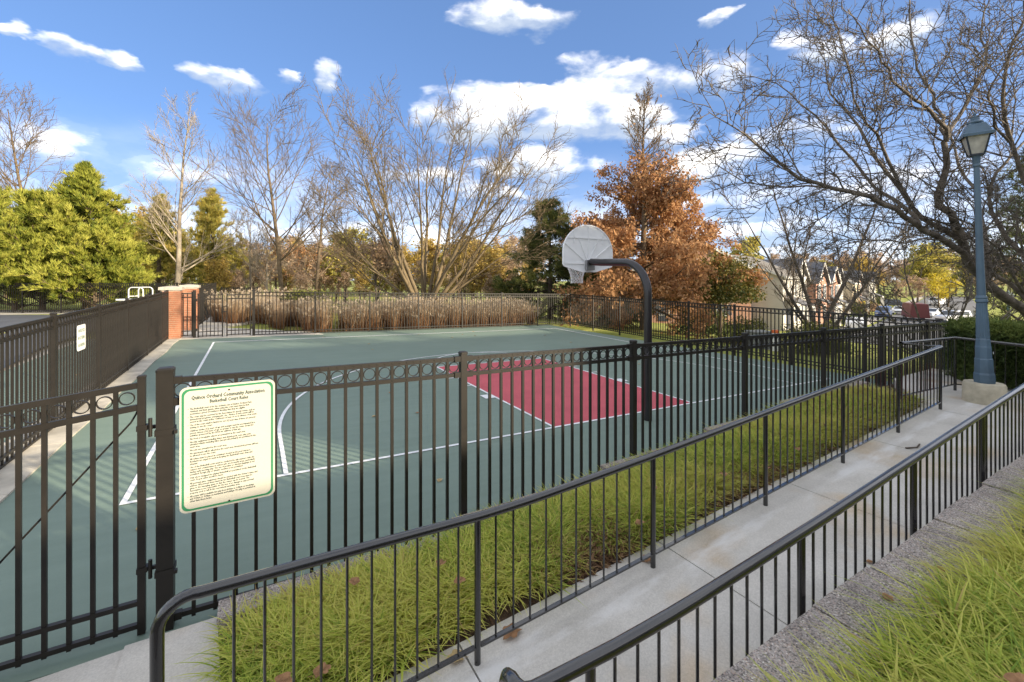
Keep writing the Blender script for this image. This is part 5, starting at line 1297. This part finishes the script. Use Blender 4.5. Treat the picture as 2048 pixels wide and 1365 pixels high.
specs = [('pale grey-white sided house with small porch roof, nearest of the row', 'siding', 'shingle_pale', 0, 7.6), ('white sided house with steep dark front gable, second in the row', 'siding', 'shingle', 1, 6.4), ('brick-fronted house with steep gable behind the dark forked tree', 'brick_wall', 'shingle', 1, 6.4),
         ('pale grey house with dark roof right of the forked tree', 'siding_grey', 'shingle', 0, 7), ('red brick house with pink-flowering shrub before it', 'brick_wall', 'shingle', 1, 6.5), ('white gabled house midway along the street', 'siding', 'shingle', 1, 7),
         ('cream sided house beyond the white gabled one', 'siding_cream', 'shingle_pale', 0, 7.5), ('orange brick house near the end of the street', 'brick_wall', 'shingle', 1, 7), ('white house with long roof near the end of the street', 'siding', 'shingle_pale', 0, 9), ('last cream house at the end of the street', 'siding_cream', 'shingle', 1, 8)]
s = 1.2
for i, (lb, wm, rm, fg, w_) in enumerate(specs):
    p = ho + hd * s + Vector((-.7071, .7071, 0)) * ((.9 if i % 2 else 0) - (2.0 if i < 3 else 1.0)); gable_house(lb, p.x, p.y, RA, w_, 10.5, 5.7, 8.0 if not fg else 8.1, wm, rm, bool(fg), porch=(i % 2 == 0), z=G(p.x, p.y)); s += w_ + (.4 if i < 4 else 3.4)
# unseen clubhouse behind the viewer, its wings shaped to shade ramp and court
def clubhouse():
    o = Vector((14.3, -.4, 0)); root = thing('clubhouse', 'unseen clubhouse behind the viewer, shaped to shade ramp and court', 'building', (o.x, o.y, -.5), A_U)
    def wing(x0, x1, D, eave, ridge, nm):
        b = MB(); b.prism([(x0, 0, 0), (x0, 0, eave), (x0, -D / 2, ridge), (x0, -D, eave), (x0, -D, 0)], (x1 - x0, 0, 0)); b.build(nm, 'siding', root)
        r = MB()
        for s_ in (0, 1):
            a = Vector((x0 - .2, -D / 2, ridge + .02)); c = Vector((x0 - .2, -D * s_ + (.25 if s_ == 0 else -.25), eave - .08)); r.prism([a, c, c + Vector((0, 0, .12)), a + Vector((0, 0, .12))], (x1 - x0 + .4, 0, 0))
        r.build('roof', 'shingle', root)
        x = x0 + 1.5
        while x < x1 - 1: window(root, (x, 0, 2.2), 1.1, 1.7, Vector((0, 1, 0)), Vector((1, 0, 0)), shut=False); x += 2.6
    wing(-17, 2.7, 8, 5.55, 6.1, 'low_wing'); wing(3.0, 25, 6, 9.8, 10.6, 'main_block')
clubhouse()

# ------------------------------------------------------------------ cars in the street
def car(label, x, y, ang, paint, kind_='suv', group='cars along the street'):
    root = thing('parked_car', label, 'car', (x, y, G(x, y) + .01), ang, group)
    prof = {'suv': [(-2.2, .35), (-2.25, .62), (-2.2, .95), (-1.15, 1.08), (-.6, 1.68), (1.9, 1.72), (2.15, 1.05), (2.25, .95), (2.25, .4)],
            'sedan': [(-2.2, .32), (-2.25, .6), (-2.15, .78), (-1.1, .92), (-.4, 1.38), (.85, 1.40), (1.6, .98), (2.2, .92), (2.28, .6), (2.22, .32)],
            'van': [(-2.4, .4), (-2.45, .8), (-2.2, 1.2), (-1.7, 1.95), (2.4, 2.0), (2.5, 1.8), (2.5, .4)],
            'trailer': [(-2.6, .5), (-2.6, 2.5), (2.6, 2.5), (2.6, .5)]}[kind_]
    hw = .9 if kind_ != 'trailer' else 1.1; b = MB(); n = len(prof)
    for w_, zsc in ((-hw, 0), (-hw + .06, 1), (hw - .06, 1), (hw, 0)): pass
    rings = [(-hw, .86), (-hw * .96, 1.0), (hw * .96, 1.0), (hw, .86)] if kind_ != 'trailer' else [(-hw, 1), (hw, 1)]
    for (yy, sc) in rings:
        for (xx, zz) in prof:
            tuck = .13 * max(0, (zz - 1.0)) * (1 if yy > 0 else -1)
            b.v.append(Vector((xx * (.985 if abs(yy) == hw else 1), yy - tuck, .35 + (zz - .35) * (1 if sc == 1 else .985))))
    for i in range(len(rings) - 1):
        for k in range(n): b.f.append((i * n + k, i * n + (k + 1) % n, (i + 1) * n + (k + 1) % n, (i + 1) * n + k))
    b.f.append(tuple(range(n))); b.f.append(tuple(reversed(range((len(rings) - 1) * n, len(rings) * n))))
    body = b.build('body', paint, root, True)
    if kind_ != 'trailer':
        zb, zt = (1.1, 1.58) if kind_ == 'suv' else ((.95, 1.30) if kind_ == 'sedan' else (1.2, 1.75)); xa, xb = {'suv': (-.75, 1.75), 'sedan': (-.55, 1.2), 'van': (-1.7, -.4)}[kind_]
        for s_ in (-1, 1):
            for f0, f1 in ((0, .48), (.52, 1)):
                a, c = xa + (xb - xa) * f0, xa + (xb - xa) * f1; yy = lambda z: s_ * (hw * .985 - .13 * max(0, z - 1.0) + .012)
                MB().prism([(a - (.2 if f0 == 0 else 0), yy(zb), zb), (c, yy(zb), zb), (c - (.1 if f1 == 1 else 0), yy(zt), zt), (a + (.15 if f0 == 0 else 0), yy(zt), zt)], (0, -s_ * .02, 0)).build('side_window', 'glass_dark', body)
        i_ = 3; p0, p1 = prof[3 if kind_ != 'van' else 2], prof[4 if kind_ != 'van' else 3]
        ws = MB(); d = Vector((p1[0] - p0[0], 0, p1[1] - p0[1])); nn = Vector((-d.z, 0, d.x)).normalized() * .012
        q0 = Vector((p0[0], 0, p0[1])) + d * .1 + nn; q1 = Vector((p0[0], 0, p0[1])) + d * .92 + nn
        ws.prism([q0 + Vector((0, -.76, 0)), q0 + Vector((0, .76, 0)), q1 + Vector((0, .66, 0)), q1 + Vector((0, -.66, 0))], -nn * .8); ws.build('windscreen', 'glass_dark', body)
        for s_ in (-1, 1): MB().box((-2.235, s_ * .62, .74), (.03, .17, .08)).build('headlight', 'trim_white', root)
        MB().box((-2.25, 0, .55), (.03, .5, .09)).build('grille', 'tyre', root)
    for xx in ((-1.35, 1.4) if kind_ != 'trailer' else (.3, 1.1)):
        for s_ in (-1, 1):
            w_ = MB(); w_.v = []; 
            for yy in (-.11, .11):
                for k in range(16): w_.v.append(Vector((xx + .34 * math.cos(k * math.pi / 8), s_ * (hw - .08) + yy, .34 + .34 * math.sin(k * math.pi / 8))))
            w_.f = [(k, (k + 1) % 16, 16 + (k + 1) % 16, 16 + k) for k in range(16)] + [tuple(range(15, -1, -1)), tuple(range(16, 32))]
            wh = w_.build('wheel', 'tyre', root); MB().box((xx, s_ * (hw + .035), .34), (.17, .005, .17)).build('hub', 'steel', wh)
    return root
def car_at(label, pxx, Y, ang, paint, k): x, y = at(pxx, Y); car(label, x, y, ang, paint, k)
car_at('blue off-road car parked at the kerb facing the viewer', 1767, 71, R(225 + 180), 'car_blue', 'suv')
car_at('dark car parked before the last houses', 1789, 100, R(150), 'car_dark', 'suv')
car_at('white car parked beyond the blue one', 1802, 78, R(40), 'car_white', 'sedan')
car_at('dark red box trailer parked beside the white car', 1830, 66, R(60), 'car_maroon', 'trailer')
car_at('silver-white car behind the twigs at the bend of the road', 1868, 72, R(20), 'car_white', 'sedan')
car_at('small white van far along the street', 1874, 105, R(30), 'car_white', 'van')
car_at('pale blue-white car half hidden by twigs near the lamp', 1905, 62, R(10), 'car_white', 'suv')
car_at('white car seen through the far fence beside the forked tree', 1712, 52, R(230), 'car_white', 'sedan')
car_at('dark red car behind the hedge', 2000, 30, R(5), 'car_red', 'suv')
# shrubs before the houses
for i, (pxx, Y, rx, rz_, m, lb) in enumerate(((1735, 92, 1.6, 1.7, 'yellow_leaf', 'round golden shrub on the verge before the far houses'), (1762, 105, 2.0, 3.6, 'spruce_leaf', 'dark conical evergreen before the far brick house'), (1715, 72, 1.5, 2.6, 'spruce_leaf', 'dark upright evergreen before the brick-fronted house'),
        (1690, 60, 1.6, 1.2, 'hedge_leaf', 'low green shrub mound by the street, left of the blue car'), (1560, 53, 1.6, 3.4, 'hedge_leaf', 'speckled evergreen shrub beside the white porch'), (1528, 47, 1.4, 2.2, 'bush_leaf', 'dark shrub under the brick gable corner'), (1745, 85, 1.5, 1.6, 'tan_leaf', 'reddish twiggy shrub on the verge'), (1712, 78, 1.6, 2.4, 'oak_leaf', 'reddish shrub before the far white houses'))):
    x, y = at(pxx, Y); bush('garden_shrub', lb, x, y, rx, rx, rz_, 1800, m, 120 + i, .22)
# utility pieces by the far lawn
def utility():
    x, y = at(1518, 23.5); r = thing('utility_box', 'grey green metal utility box on the lawn beyond the fence', 'utility box', (x, y, G(x, y) - .03), R(20))
    MB().cham((0, 0, .42), (.55, .42, .42), .04).build('cabinet', 'box_grey', r); MB().cham((0, 0, .875), (.58, .45, .035), .03).build('lid', 'box_grey', r); MB().bbox((-.7, -.55, -.1), (.7, .55, .0)).build('pad', 'pool_deck', r); MB().box((.0, -.43, .45), (.02, .015, .06)).build('handle', 'steel', r)
    x, y = at(1551, 22.5); r = thing('marker_post', 'white utility marker post with orange cap beyond the fence', 'marker post', (x, y, G(x, y) - .03))
    MB().lathe([(.17, 0), (.16, .6), (.165, .9)], 16).build('post', 'white_steel', r, True); MB().lathe([(.172, .90), (.172, 1.02), (.15, 1.05), (.0, 1.06)], 16).build('cap', 'plastic_orange', r, True)
    x, y = at(2017, 24); r = thing('lamp_post', 'distant blue-grey lamp column among the dark conifer branches', 'street lamp', (x, y, G(x, y)))
    MB().lathe([(.2, 0), (.2, .3), (.14, .5), (.11, 1.2), (.085, 1.25), (.07, 3.4)], 16).build('shaft', 'lamp_paint', r, True); MB().lathe([(.12, 3.4), (.22, 3.8)], 4, phase=R(45)).build('lantern', 'lamp_glass', r); MB().lathe([(.28, 3.8), (.12, 4.0), (.03, 4.05), (.02, 4.15)], 4, phase=R(45)).build('lantern_roof', 'lamp_paint', r)
utility()
